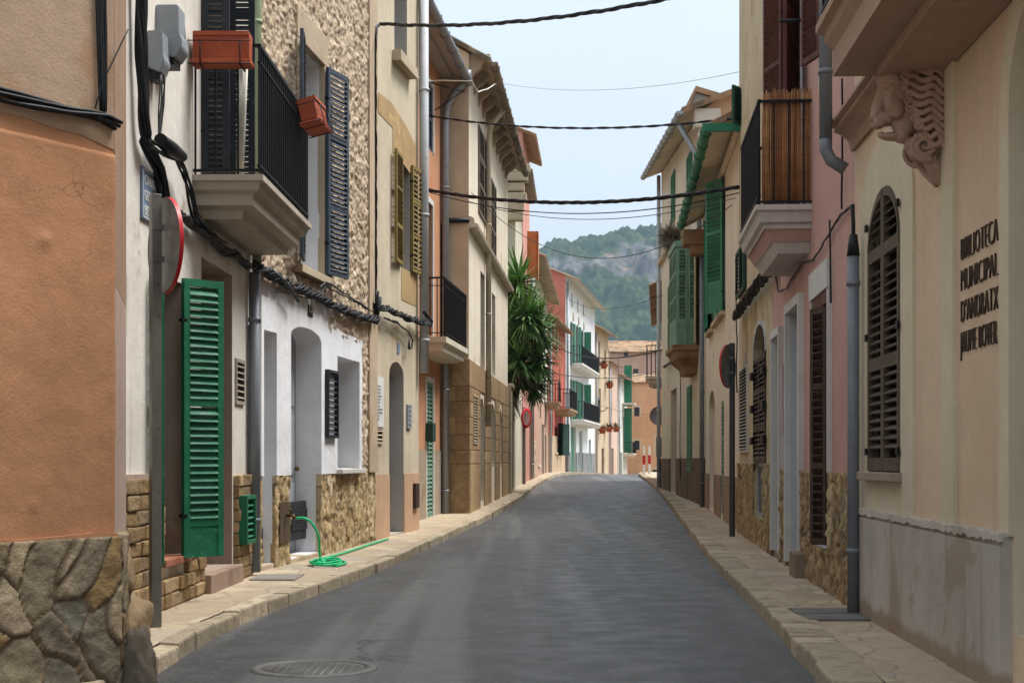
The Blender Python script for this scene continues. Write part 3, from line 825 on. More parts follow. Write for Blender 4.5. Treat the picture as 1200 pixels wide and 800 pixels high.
blocks(.05, s0 - .03); blocks_under(s0 - .03, s1 + .03, z0 - .06); blocks(s1 + .03, d0 - .06)
for v in b.bm.verts: v.co += noise.noise_vector(v.co * 9) * .014
b.build('block_plinth', RB, f2)
b = MB(); lay = b.bm.loops.layers.color.new('cell'); blocks(d1 + .05, f2.L - .35)
for v in b.bm.verts: v.co += noise.noise_vector(v.co * 9) * .014
b.build('block_plinth', RB, f2)
b = MB(); b.box(.05, s0 - .04, -.035, .01, zb_top, zb_top + .035); b.build('capping', rev2, f2)
# ground floor green leaves
hz = f2.pt(218, 650)[1]; ht = f2.pt(218, 332)[1]
shutter(f2, f2.sx(217, .08), hz, .40, ht - hz, -40, MAT['green'], y=-.06, panels=2, kick=.25, stile=.06, pitch=.06)
shutter(f2, f2.sx(189, .03), hz, .34, ht - hz, 196, MAT['green'], y=-.02, panels=2, kick=.25, stile=.06, pitch=.06)
# small vents
def vent(f, x0, x1, yt, yb, mat, name='vent', e=.02, pitch=.06):
    a, c, q0, q1 = f.R(x0, x1, yt, yb); b = MB(); t = .035
    b.box(a, a + t, -e, .005, q0, q1); b.box(c - t, c, -e, .005, q0, q1); b.box(a + t, c - t, -e, .005, q0, q0 + t); b.box(a + t, c - t, -e, .005, q1 - t, q1)
    z = q0 + t
    while z + pitch < q1 - t * .5:
        b.box(a + t, c - t, -.012, .012, -.005, .005, mat=T(0, -e * .8, z + pitch / 2) @ RX(math.radians(40))); z += pitch
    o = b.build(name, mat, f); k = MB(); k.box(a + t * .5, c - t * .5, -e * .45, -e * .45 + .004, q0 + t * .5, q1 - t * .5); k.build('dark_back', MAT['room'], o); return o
vent(f2, 275, 285, 421, 474, plaster('vent_cream', 'a39684', .1)); vent(f2, 274, 285, 580, 636, MAT['green'], e=.13)
# balcony
bs0, bs1 = f2.sx(225), f2.sx(225) + 2.75; bz = 3.55
ml = plaster('balcony_stone', 'b3a592', .12, '8d7c66', .6, .4, bump=.4)
bal = slab(f2, bs0, bs1, .6, bz, [(0, 0), (0, .05), (.03, .06), (.05, .12), (.10, .15), (.11, .24), (.2, .27), (.22, .34)], ml)
railing(bs0 + .04, bs1 - .04, -.56, 0, bz + .02, bz + 1.09, MAT['iron'], bal, .10, .008, (False, False))
rb = MB()
for z_, h_ in ((bz + 1.09, .014), (bz + .04, .012)): rb.box(bs0 + .028, bs0 + .052, -.55, 0, z_ - h_, z_ + h_)
for y_ in (-.38, -.19, -.02): rb.box(bs0 + .032, bs0 + .048, y_ - .008, y_ + .008, bz, bz + 1.09)
rb.build('side_rail', MAT['iron'], bal)
shutter(f2, f2.sx(236), v0 + .02, .24, 2.6, -84, MAT['black_wood'], y=-.0, panels=3, stile=.06, pitch=.05)
shutter(f2, f2.sx(269), v0 + .02, .24, 2.6, -88, MAT['black_wood'], y=-.0, panels=3, stile=.06, pitch=.05)
# folded drying rack
c0 = f2.w(f2.sx(288, .36), -.36, bz); dr = thing('drying_rack', 'folded white drying rack leaning inside the railing of the big balcony', 'rack', T(*c0) @ RZ(math.radians(88)))
b = MB()
for i in range(6): b.tube([(-.14 + i * .05, .02 * i, 0.0), (.04 + i * .012, .0 + .015 * i, 1.02 + .04 * (i % 3))], .011, 6)
b.build('frame', MAT['white_cord'], dr); b = MB(); b.ball((.06, .02, 1.1), .035, 8); b.build('hinge', MAT['plastic_grey'], dr)
def planter(loc, rz, L, label, tiltx=0, seed=0):
    m = T(*loc) @ RZ(rz) @ RX(tiltx); t = thing('planter', label, 'flower pot', m, 'terracotta planters on the balcony rail')
    b = MB(); h, w0, w1 = .19, .065, .09
    P = [(-w0, 0), (w0, 0), (w1, h), (w1 + .012, h), (w1 + .012, h + .035), (w1 - .012, h + .035), (w1 - .02, h - .01), (-w1 + .02, h - .01), (-w1 + .012, h + .035), (-w1 - .012, h + .035), (-w1 - .012, h), (-w1, h)]
    b.prism([(p[0], p[1]) for p in P], -L / 2, L / 2, mat=RZ(math.radians(90)))
    for e in (-1, 1): b.box(e * L / 2 - .006, e * L / 2 + .006, -w1 + .01, w1 - .01, .01, h + .03)
    b.box(-L / 2 - .02, L / 2 + .02, -w1 - .015, w1 + .015, -.045, -.005, bev=.008)
    b.build('pot', MAT['terracotta'], t)
    b = MB(); b.box(-L / 2 + .01, L / 2 - .01, -w1 + .025, w1 - .025, h - .03, h); b.build('soil', MAT['soil'], t)
    b = MB(); rn = random.Random(seed)
    for i in range(9):
        x = rn.uniform(-.4, .4) * L; p = Vector((x, rn.uniform(-.03, .03), h - .01)); pts = [p]
        for k in range(3): pts.append(pts[-1] + Vector((rn.uniform(-.04, .04), rn.uniform(-.03, .03), rn.uniform(.01, .035))))
        b.tube(pts, .004, 4)
    b.build('dead_plant', MAT['twig'], t)
    b = MB()
    for x in (-L * .36, L * .36):
        b.tube([(x, -w1 - .03, .14), (x, -w1 - .03, -.06), (x, w1 + .03, -.06), (x, w1 + .03, .14), (x, w1 + .09, .2)], .006, 5)
    for z_ in (.14, -.05): b.tube([(-L / 2 - .1, -w1 - .03, z_), (L / 2 + .02, -w1 - .03, z_)], .005, 5); b.tube([(-L / 2 - .1, -w1 - .03, z_), (-L / 2 - .1, w1, z_)], .005, 5)
    b.build('wire_holder', MAT['iron'], t); return t
p = f2.w(bs0 - .05, -.27, bz + 1.06 - .12); planter(p, 0, .46, 'long terracotta planter hung on the near side of the big balcony rail')
p = f2.w(bs1 - .55, -.72, bz + 1.02 - .13); planter(p, math.radians(85), .5, 'tilted terracotta planter hung outside the front rail of the big balcony', math.radians(-14), 4)
# street plaque
a, c, q0, q1 = f2.R(164, 186, 202, 262); pm = f2.M @ T(a, -.02, q0)
t = thing('street_plaque', 'blue tiled street name plaque on the cream wall above the road sign', 'sign', pm)
b = MB(); w, h = c - a, q1 - q0; b.box(0, w, 0, .018, 0, h, bev=.004); b.build('plate', MAT['plaque_blue'], t)
b = MB()
for x0_, x1_, y0_, y1_ in ((.012, w - .012, .012, .022), (.012, w - .012, h - .022, h - .012), (.012, .022, .012, h - .012), (w - .022, w - .012, .012, h - .012)): b.box(x0_, x1_, -.003, .001, y0_, y1_)
b.build('border', MAT['sign_white'], t)
for i, s_ in enumerate(('CARRER', 'GENERAL', 'BERNAT')): text('lettering', s_, .105, MAT['sign_white'], t, T(.05, -.002, h - .125 - i * .112), .002, sx=.92)
# utility boxes
def ubox(x0, x1, yt, yb, dep, wid, label, slope=True):
    a, _, q0, q1 = f2.R(x0, x1, yt, yb); mm = f2.M @ T(a, 0, q0); h = q1 - q0
    t = thing('utility_box', label, 'box', mm, 'utility boxes on the cream wall'); b = MB()
    b.prism([(0, .10), (dep * .75, .06), (dep, .14), (dep, h * .45), (dep * .86, h * .55), (dep * .86, h), (0, h)], 0, wid, mat=Matrix(((0, 1, 0, 0), (-1, 0, 0, 0), (0, 0, 1, 0), (0, 0, 0, 1))))
    bmesh.ops.bevel(b.bm, geom=b.bm.edges[:], offset=.008, segments=2, affect='EDGES')
    b.build('housing', MAT['plastic_grey'], t, recalc=True); b = MB(); b.box(.02, wid - .02, -dep * .7, -.02, .01, .12); b.build('gland', MAT['rubber'], t)
ubox(182, 200, 16, 86, .2, .24, 'larger grey utility box on the cream wall near the cable bundle'); ubox(172, 184, 42, 100, .13, .2, 'smaller grey utility box partly behind the thick cable bundle')

# ------------------------------------------------------------------ LEFT 3: rough stone house with the white ground floor
f3 = Face((-2.64, 15.84), (-1.96, 21.65), .11, None, 'house', 'rough stone house with a whitewashed ground floor and arched doorway')
rub = stone_attr('honey_rubble', ['bca992', 'c8b8a2', 'b29e86', 'cdbea9', 'aa967d', 'c0ad94'], 'a5937f', 16)
def flaky(x, z):
    d0, d1, c = vor(x, z, 6.5, 9.5, 11.0, 1.6); e = sm(d1 - d0, .0, .3)
    p = Vector((x * 7, z * 10, 3.3)); n1 = noise.fractal(p, .7, 2.3, 6); n2 = 1 - abs(noise.noise(p * 1.7 + Vector((9, 2, 1))))
    return .03 + .022 * n1 + .019 * e * (.4 + .6 * c) + .012 * n2, c, .5 * (1 - sm(d1 - d0, .0, .08))
ww = plaster('whitewash', 'e3e5ea', .05, 'b7b6b4', .66, .12, None, .25, 30, .7)
A = f3.R(303, 319, 388, 640); A = (f3.sx(304), A[1], .05, A[3]); B = f3.R(336, 372, 384, 650); B = (B[0], B[1], .05, B[3]); Wd = f3.R(391, 417, 421, 549); U = f3.R(346, 374, 62, 318)
zwb = f3.pt(370, 555)[1]
H3 = [rpoly(A[0], A[1], A[2], A[3]), rpoly(B[0], B[1], B[2], B[3], arch=.13), rpoly(*Wd), rpoly(*U)]
body(f3, -.3, 8.6, 8.6, H3, [ww], 6, reveal=.3)
# white sheet
pl = [f3.pt(x, y) for x, y in [(303, 346), (311, 350), (318, 354), (322, 343), (350, 349), (372, 353), (384, 357), (388, 374), (394, 388), (406, 393), (421, 400)]]
out = [(f3.sx(303), zwb - .01), (A[0] - .01, zwb - .01)]
sh = MB(); top = pl[::-1]
xr = f3.sx(420.5)
outl = [(f3.sx(302.5), zwb), (A[0] - .0, zwb)]
# polygon with door notches
outl = [(0.03, zwb), (A[0] - .002, zwb), (A[0] - .002, A[3]), (A[1] + .002, A[3]), (A[1] + .002, zwb), (B[0] - .002, zwb)]
hB = (B[1] - B[0]) / 2
outl += [(B[0] - .002, B[3] - .13)] + [((B[0] + B[1]) / 2 + (hB + .002) * math.cos(math.pi * (1 - i / 10)), B[3] - .13 + .132 * math.sin(math.pi * i / 10)) for i in range(1, 10)] + [(B[1] + .002, B[3] - .13), (B[1] + .002, zwb)]
outl += [(xr, zwb)] + [(min(p[0], xr), p[1]) for p in top] + [(.03, pl[0][1])]
outl = [(x + random.uniform(-.004, .004), z + random.uniform(-.004, .004)) for x, z in outl]
sh.wall(outl, [(rpoly(*[Wd[0] - .003, Wd[1] + .003, Wd[2] - .003, Wd[3] + .003], jit=.004), .05)], -.05, .05)
n = len(outl)
for i in range(n):
    p, q = outl[i], outl[(i + 1) % n]; sh.face([(p[0], -.05, p[1]), (p[0], .0, p[1]), (q[0], .0, q[1]), (q[0], -.05, q[1])])
sh.build('whitewash', ww, f3, recalc=True)
g = MB(); ib = lambda x, z: x < xr - .05 and z < f3.pt(420, 402)[1] or (x < f3.sx(384) and z < f3.pt(384, 362)[1] - .0 and x < f3.sx(380))
g.grid(.0, f3.sx(427), zwb, 7.6, .019, flaky, skip=[(U[0] - .17, U[1] + .17, U[2] - .1, U[3] + .35), ib], y0=.0, back=.02)
g.build('stone_facing', rub, f3)
b = MB(); b.box(f3.sx(427.5), f3.L, -.07, .02, zwb - .0, 8.6); b.build('edge_strip', plaster('tan_strip', 'bda585', .12, 'a58c6c', .56), f3)
CS = stone_attr('crazy_cladding', ['b59c76', 'cbb690', 'a08a67', 'c0a87f', 'd3c2a2', 'a8926f'], '77654d', 26)
g = MB(); g.grid(.05, f3.L, -.2, zwb - .002, .022, rubble(6.5, 3.0, .028, .1, .7, 21.0, .6), skip=[(A[0], A[1], -1, 2), (B[0], B[1], -1, 2)], y0=-.02, back=.04)
g.build_split('stone_base', CS, f3)
b = MB(); tz = U[3]
b.box(U[0] - .17, U[1] + .17, -.075, .02, U[3], U[3] + .36, bev=.01); b.box(U[0] - .17, U[0], -.07, .02, U[2], U[3] - .002, bev=.008); b.box(U[1], U[1] + .17, -.07, .02, U[2], U[3] - .002, bev=.008)
b.build('surround', MAT['stone_trim'], f3)
sill(f3, U[0] - .12, U[1] + .1, U[2], MAT['stone_trim'], .13, .09); sill(f3, Wd[0], Wd[1], Wd[2], MAT['white_paint'], .13, .06)
window(f3, *U, .26, MAT['grey_door']); window(f3, *Wd, .28, MAT['grey_door']); door(f3, *A, MAT['grey_door'], .28); door(f3, *B, MAT['grey_door'], .27, handle=True)
shutter(f3, U[1] + .0, U[2] + .04, .58, U[3] - U[2] - .06, -12, MAT['blue_grey'], y=-.1, panels=3, pitch=.06)
shutter(f3, U[0] - .0, U[2] + .04, .55, U[3] - U[2] - .06, 192, MAT['blue_grey'], y=-.1, panels=3, pitch=.06)
vent(f3, 376, 388, 434, 513, MAT['black_wood'], e=.10, pitch=.07)
a, c, q0, q1 = f3.R(338, 362, 587, 632, -.14)
b = MB(); b.box(a, c, .14, .18, q0, q1); 
for i in range(7): b.box(a + .1, c - .1, .125, .139, q0 + .12 + i * (q1 - q0 - .2) / 7, q0 + .15 + i * (q1 - q0 - .2) / 7)
b.build('louvre_panel', MAT['black_wood'], f3)
a, c, q0, q1 = f3.R(355.5, 361, 358, 371); b = MB(); b.box(a, c, -.058, -.048, q0, q1); o = b.build('number_plate', MAT['iron'], f3)
text('numerals', '13', .16, MAT['sign_white'], f3, f3.M.inverted() @ f3.M @ T(a + .03, -.06, q0 + .05), .002)
b = MB(); b.box(A[0], A[1], -.02, .3, -.1, A[2], bev=.01); b.box(B[0], B[1], -.04, .3, -.1, B[2], bev=.01); b.build_split('doorstep', MAT['stone_trim'], f3)
b = MB(); b.box(A[0] + .01, A[1] - .01, .1, .13, A[2], A[2] + .38); b.build('flood_board', MAT['brown_wood'], f3)
# niche with tap
a, c, q0, q1 = f3.R(323, 335, 588, 636)
b = MB(); b.box(a, c, -.052, -.02, q0, q1); b.build('tap_niche', plaster('niche_brown', '5d4a36', .2), f3)
tx = (a + c) / 2; b = MB(); b.tube([(tx, -.06, q0 + .30), (tx, -.14, q0 + .30), (tx, -.17, q0 + .27)], .014, 8); b.tube([(tx, -.11, q0 + .30), (tx, -.11, q0 + .36)], .008, 6); b.box(tx - .04, tx + .04, -.12, -.1, q0 + .355, q0 + .37); tap = b.build('tap', MAT['brass'], f3)
tapw = f3.w(tx, -.17, q0 + .27)
# pipe at the corner of 2 and 3
downpipe(f3, f3.sx(298.5, .12) , .03, f3.pt(298, 325)[1], .058, MAT['grey_pipe'], y=-.12)
downpipe(f3, f3.sx(301, .1), f3.pt(298, 322)[1] , 8.5, .05, paint('pale_green_pipe', '8f9e80', .5, .08, 'a9ad9a'), y=-.1)
b = MB(); q = f3.sx(292, .06); b.tube([(q, -.06, .9), (q, -.06, 2.5)], .014, 6); b.tube([(q + .12, -.06, .9), (q + .12, -.06, 2.5)], .012, 6); b.build('conduit', MAT['white_pipe'], f3)
# hose
hz0 = .125
hx = [tapw, tapw + Vector((.09, -.02, .005)), tapw + Vector((.17, -.0, -.05)), tapw + Vector((.24, .04, -.2)), Vector((tapw.x + .26, tapw.y + .1, hz0 + .05))]
def cr(P, n=10):
    P = [Vector(p) for p in P]; out = []
    for i in range(len(P) - 1):
        a, b_, c, d = P[max(i - 1, 0)], P[i], P[i + 1], P[min(i + 2, len(P) - 1)]
        for k in range(n):
            t = k / n; out.append(.5 * ((2 * b_) + (c - a) * t + (2 * a - 5 * b_ + 4 * c - d) * t * t + (3 * b_ - a - 3 * c + d) * t ** 3))
    return out + [P[-1]]
cc = Vector((tapw.x + .33, tapw.y + .35, hz0))
for i in range(34):
    a = -.9 + i * .52; r_ = .17 + .03 * math.sin(i * .7) - .0008 * i; hx.append(cc + Vector((math.cos(a) * r_, math.sin(a) * r_ * 2.3 - .25, .004 * i * .3)))
for x, y in [(372, 657), (400, 650), (430, 640), (455, 632)]:
    gx, gy = ground(x, y, KERB); hx.append(Vector((gx, gy, zr(gy) + KERB + .016)))
o = MB().tube([p - hx[0] for p in cr(hx, 6)], .0135, 8).build('garden_hose', MAT['hose']); o.location = hx[0]
tag(o, 'bright green garden hose running from the wall tap along the pavement', 'hose')

# ------------------------------------------------------------------ LEFT 4: cream house with olive shutters
f4 = Face((-1.96, 21.65), (-1.5, 24.65), .11, None, 'house', 'narrow cream house with olive shutters, arched doorway and thick black cable drop')
c4 = plaster('cream_render', 'c8b99c', .1, 'ab9570', .6, .4, None, .3)
D = f4.R(456, 473, 424, 620); D = (D[0], D[1], .06, D[3]); U1 = f4.R(469, 480.5, 190, 316); U2 = f4.R(462, 477, -45, 70)
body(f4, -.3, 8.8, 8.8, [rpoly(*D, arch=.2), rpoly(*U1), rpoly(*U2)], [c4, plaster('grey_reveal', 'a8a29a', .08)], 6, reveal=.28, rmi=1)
door(f4, *D, MAT['grey_door'], .26); window(f4, *U1, .24, MAT['olive']); window(f4, *U2, .2, MAT['grey_door'])
zp = f4.pt(465, 555)[1]; pb = plaster('peach_band', 'c79d78', .1, 'b08a66', .6)
b = MB(); b.box(.1, D[0] - .002, -.012, .01, -.2, zp); b.box(D[1] + .002, f4.L, -.012, .01, -.2, zp); b.build_split('painted_base', pb, f4)
sill(f4, U2[0] - .1, U2[1] + .1, U2[2], MAT['stone_trim'], .14, .16); 
shutter(f4, U1[0], U1[2] + .02, .62, U1[3] - U1[2], 184, MAT['olive'], panels=3, pitch=.075); shutter(f4, U1[1], U1[2] + .02, .62, U1[3] - U1[2], -4, MAT['olive'], panels=3, pitch=.075)
a, c, q0, q1 = f4.R(455, 490, 70, 190); 
oc = plaster('ochre_patch', 'b1905a', .12, 'c0a374', .55)
b = MB(); b.wall([f4.pt(x, y) for x, y in ((443, 108), (458, 120), (476, 148), (487, 172), (488, 215), (478, 200), (468, 186), (460, 178), (460, 150), (443, 132))], [], -.006); b.build('ochre_patch', oc, f4)
b = MB(); b.box(*f4.R(470, 488, 335, 352)[:2], -.006, .0, *f4.R(470, 488, 318, 355)[2:]); b.build('ochre_patch', oc, f4)
a, c, q0, q1 = f4.R(434.5, 447, 441, 500); 
nb = f4.M @ T(f4.sx(438), -.03, q0); t = thing('notice_board', 'white notice board above the small louvre on the cream house', 'sign', nb)
wd = f4.sx(447.5) - f4.sx(438); b = MB(); b.box(0, wd, 0, .02, 0, q1 - q0, bev=.004); b.build('board', MAT['sign_white'], t)
b = MB(); rn = random.Random(2)
for i in range(11): b.box(.06, wd - rn.uniform(.08, .3), -.003, .001, .1 + i * (q1 - q0 - .2) / 11, .1 + i * (q1 - q0 - .2) / 11 + .025)
b.build('faded_lines', MAT['plastic_grey'], t)
vent(f4, 438, 447.5, 500, 520, MAT['stone_trim']); 
a, c, q0, q1 = f4.R(476, 480.5, 474, 502); b = MB(); b.box(a, c, -.03, .01, q0, q1, bev=.005); 
for i in range(5): b.box(a + .05, c - .05, -.036, -.029, q0 + .06 + i * .07, q0 + .09 + i * .07)
b.build('door_intercom', MAT['plastic_grey'], f4)
a, c, q0, q1 = f4.R(483, 487.5, 566, 595); b = MB(); b.box(a, c, -.06, .01, q0, q1, bev=.008); b.build('letter_box', MAT['brown_wood'], f4)
a, c, q0, q1 = f4.R(465, 467.5, 402, 414); b = MB(); b.box(a, c, -.012, .01, q0, q1); b.build('number_plate', MAT['plaque_blue'], f4)
downpipe(f4, f4.L - .07, f4.pt(490, 437)[1], 8.7, .075, MAT['white_pipe'], top=None)

# ------------------------------------------------------------------ LEFT 5: orange house set back
f5 = Face((-1.98, 24.66), (-1.41, 30.55), .12, None, 'house', 'narrow orange house with white window surrounds and a small black railed balcony')
c5 = plaster('orange_render', 'c98a5e', .1, 'b5764a', .62, .2)
W1 = f5.R(501, 507, 100, 176); W2 = f5.R(499.5, 506.5, 238, 392); D5 = f5.R(499.5, 507, 448, 600); D5 = (D5[0], D5[1], .08, D5[3]); W2 = (W2[0], W2[1], W2[2], W2[3])
zt5 = 8.9
body(f5, -.3, zt5, zt5, [rpoly(*W1), rpoly(*W2), rpoly(*D5)], c5, 6, 1.3)
roof(f5, zt5, zt5, .5, 6, 1.3, MAT['tile'], soffit=MAT['white_soffit'], s0=0, s1=f5.L + .02); gutter(f5, 0, f5.L + .03, zt5 - .02, zt5 - .05, -.56, .085, MAT['zinc'], drop=.2)
b = MB(); b.box(0, f5.L, -.22, 0, zt5 - .16, zt5 - .02); b.build('cornice', MAT['white_soffit'], f5)
for q in (W1, W2, D5): surround(f5, *q, MAT['white_paint'], .1, .02); window(f5, *q, .12, MAT['blue_grey'])
b = MB(); [shutter(f5, D5[0] + k * (D5[1] - D5[0]) / 2, D5[2], (D5[1] - D5[0]) / 2, D5[3] - D5[2], 0, MAT['old_green'], y=.02, panels=3, pitch=.08) for k in (0, 1)]; b.bm.free()
for k in (0, 1): shutter(f5, W1[0] + k * (W1[1] - W1[0]) / 2, W1[2], (W1[1] - W1[0]) / 2, W1[3] - W1[2], 0, MAT['blue_grey'], y=.03, panels=2, pitch=.08)
gb = plaster('grey_base', 'a3917a', .1, '8a7962'); zp = f5.pt(503, 527)[1]
b = MB(); b.box(0, D5[0] - .1, -.02, .01, -.2, zp); b.box(D5[1] + .1, f5.L, -.02, .01, -.2, zp); b.build_split('painted_base', gb, f5)
bz = f5.pt(505, 375)[1]; q0 = f5.L - 3.2; bal = slab(f5, q0, f5.L - .05, .55, f5.pt(541, 412, .55)[1] + .12, [(0, 0), (0, .1), (.06, .13), (.08, .25), (.22, .3)], MAT['pale_trim'])
bz5 = f5.pt(541, 412, .55)[1] + .12
railing(q0 + .04, f5.L - .09, -.51, 0, bz5 + .01, bz5 + 1.05, MAT['iron'], bal, .11, .009, (True, False))
a, c, z0_, z1_ = f5.R(496, 501, 495, 517); b = MB(); b.box(f5.sx(498.5), f5.sx(498.5) + .4, -.14, .01, z0_, z1_, bev=.02); b.build('letter_box', MAT['dark_green'], f5)
downpipe(f5, f5.L - .1, .02, zt5 - 1.1, .07, MAT['zinc'], top=[(0, -.03, .35), (0, -.2, .65), (0, -.46, .9), (0, -.46, 1.05)])
b = MB(); b.tube([(f5.sx(503), -.02, f5.pt(503, 97)[1]), (f5.L - .2, -.5, zt5 - .5)], .012, 5); b.tube([(f5.L - .9, -.02, zt5 - 1.0), (f5.L - .2, -.5, zt5 - .45)], .012, 5); b.build('stay_rod', MAT['iron'], f5)

# ------------------------------------------------------------------ LEFT 6: large beige house jutting out
f6 = Face((-.86, 30.55), (-.12, 42.2), .30, None, 'house', 'large beige corner house jutting out with stone block base and bracketed eaves')
c6 = plaster('beige_render', 'ddd0b8', .08, 'b29a76', .6, .35, None, .25); c6s = plaster('shaded_side_render', 'c9ae8d', .12, 'a88a68', .56, .35)  # side wall is the same render, its shade painted in as darker tan
zt6 = 9.05
ops = [f6.R(560, 571, 160, 258), f6.R(574.5, 580, 215, 300), f6.R(563, 568, 320, 432), f6.R(576.5, 580.5, 345, 440)]
gops = [f6.R(562, 567, 466, 596), f6.R(575, 579.5, 473, 590), f6.R(585, 588, 480, 584)]
gops = [(a, c, .06 if i == 0 else max(.8, q), t) for i, (a, c, q, t) in enumerate(gops)]
body(f6, -.4, zt6, zt6, [rpoly(*q) for q in ops] + [rpoly(*q, arch=.3) for q in gops], [c6, c6s], 7, 2.0, sidemi=1)
roof(f6, zt6 + .05, zt6 + .05, .42, 7, 2.0, MAT['tile_grey'], soffit=MAT['soffit'])
gutter(f6, -.05, f6.L, zt6 + .05, zt6 + .0, -.5, .08, MAT['tile_grey'], drop=.24)
b = MB(); k = 0.15
while k < f6.L:
    b.prism([(-.0, -.55), (-.0, -.0), (-.42, -.0), (-.42, -.1), (-.3, -.16), (-.22, -.3), (-.1, -.38)], -.08, .08, mat=T(k, 0, zt6) @ Matrix(((0, 1, 0, 0), (1, 0, 0, 0), (0, 0, 1, 0), (0, 0, 0, 1)))); k += 1.05
b.build_split('eave_bracket', MAT['soffit'], f6)
for q in ops: window(f6, *q, .15, MAT['brown_wood'])
for q in gops: window(f6, *q, .15, MAT['brown_wood'], mullion=False)
for q in ops[:2]:
    for k in (0, 1): shutter(f6, q[0] + k * (q[1] - q[0]) / 2, q[2], (q[1] - q[0]) / 2, q[3] - q[2], 0, MAT['weathered'], y=-.02, panels=3, pitch=.09, lite=True)
zc = f6.pt(570, 296)[1]; b = MB(); b.prism([(0, 0), (-.16, .02), (-.18, .08), (-.12, .1), (-.1, .2), (0, .24)], 0, f6.L, mat=T(0, 0, zc - .1) @ Matrix(((0, 1, 0, 0), (1, 0, 0, 0), (0, 0, 1, 0), (0, 0, 0, 1)))); b.build('cornice', MAT['pale_trim'], f6, recalc=True)
TB = stone_attr('ashlar_tan', ['977d5e', 'a68d6b', 'b09774', '8e7456'], '8f8470', 18)
b = MB(); lay = b.bm.loops.layers.color.new('cell'); rnd = random.Random(9)
rows = [f6.pt(549, y)[1] for y in (606, 543.5, 527, 509, 488, 470, 452, 420)]
def ash(x0, x1, y0, y1, z0_, z1_):
    before = set(b.bm.faces); b.box(x0, x1, y0, y1, z0_ + .006, z1_ - .006, bev=.012); cc = rnd.random()
    for fc in set(b.bm.faces) - before:
        for l in fc.loops: l[lay] = (cc, 0, 0, 1)
hole = lambda x0, x1, za, zb_: any(x0 < q[1] and x1 > q[0] and za < q[3] for q in gops)
for i, (za, zc_) in enumerate(zip(rows[:-1], rows[1:])):
    st = .28 if i % 2 else .0
    ash(-.025, .3, -.025, .26 + st * .0 + (.0 if i % 2 else .1), za, zc_); ash(-.025, .02, (.26 if i % 2 else .36) + .008, .75, za, zc_)
    x = .308
    cuts = sorted([.308, f6.L] + [v for q in gops for v in q[:2] if za < q[3] - .02])
    for p, q in zip(cuts[:-1], cuts[1:]):
        if any(abs(p - g_[0]) < 1e-6 and za < g_[3] - .02 and zc_ > g_[2] for g_ in gops): continue
        xx = p
        while xx < q - .05:
            w = min(rnd.uniform(.7, 1.0), q - xx); ash(xx + .004, xx + w - .004, -.025, .02, za, zc_); xx += w
b.build('ashlar_base', TB, f6)
b = MB(); a = f6.sx(573); b.prism([(a, 0), (a + .5, 0), (a + .5, .5), (a, .9)], -.16, -.02); b.bm.free()
downpipe(f6, f6.sx(573, .1), f6.pt(573, 500, .1)[1], zt6 - .9, .06, MAT['stone_trim'], top=[(0, -.05, .3), (0, -.38, .7)])
b = MB(); q1_, zz = f6.sx(517), f6.pt(549, 258)[1]
b.tube([(-.05, .55, zz - 2.4), (-.05, .55, zz - .15), (-.05, .45, zz), (-.05, .05, zz), (.15, -.05, zz)], .05, 8); b.build('conduit', MAT['rubber'], f6)
vent(f6, 553, 558, 463, 520, MAT['stone_trim'], e=.045)

# ------------------------------------------------------------------ LEFT 7: garden wall and yucca
f7 = Face((-.02, 42.25), (.1, 46.9), .38, None, 'garden_wall', 'pale garden wall with a gate below the yucca', 'wall')
gw = plaster('pale_wall', 'b5a88f', .12, '8b7e68', .56); zg = 2.9
G7 = f7.R(599, 602.5, 490, 574); G7 = (1.0, 2.0, .1, 2.2)
body(f7, -.4, zg, zg, [rpoly(*G7)], gw, .35, reveal=.15); door(f7, *G7, MAT['dark_green'], .12)
b = MB(); b.box(0, f7.L, -.06, .4, zg, zg + .1, bev=.02); b.build('coping', MAT['stone_trim'], f7)
def blade(b, p, d, L, w, droop, mi):
    d = d.normalized(); side = d.cross(Vector((0, 0, 1)))
    side = side.normalized() if side.length > .05 else Vector((1, 0, 0))
    side = (side + Vector((random.uniform(-.3, .3),) * 3) * .5).normalized(); nrm = side.cross(d).normalized()
    prev = None; pos = p.copy(); dd = d.copy(); n = 5
    for i in range(n + 1):
        t = i / n; ww_ = w * (1 - t) ** .6 * (.65 + .6 * min(1, t * 4)) if t < 1 else 0.002
        l, m, r = pos - side * ww_, pos - nrm * ww_ * .35, pos + side * ww_
        cur = [b.bm.verts.new(v) for v in (l, m, r)]
        if prev:
            for k in (0, 1):
                f_ = b.bm.faces.new((prev[k], prev[k + 1], cur[k + 1], cur[k])); f_.material_index = mi; f_.smooth = True
        prev = cur; dd = (dd + Vector((0, 0, -droop * (.3 + t)))).normalized(); pos = pos + dd * L / n
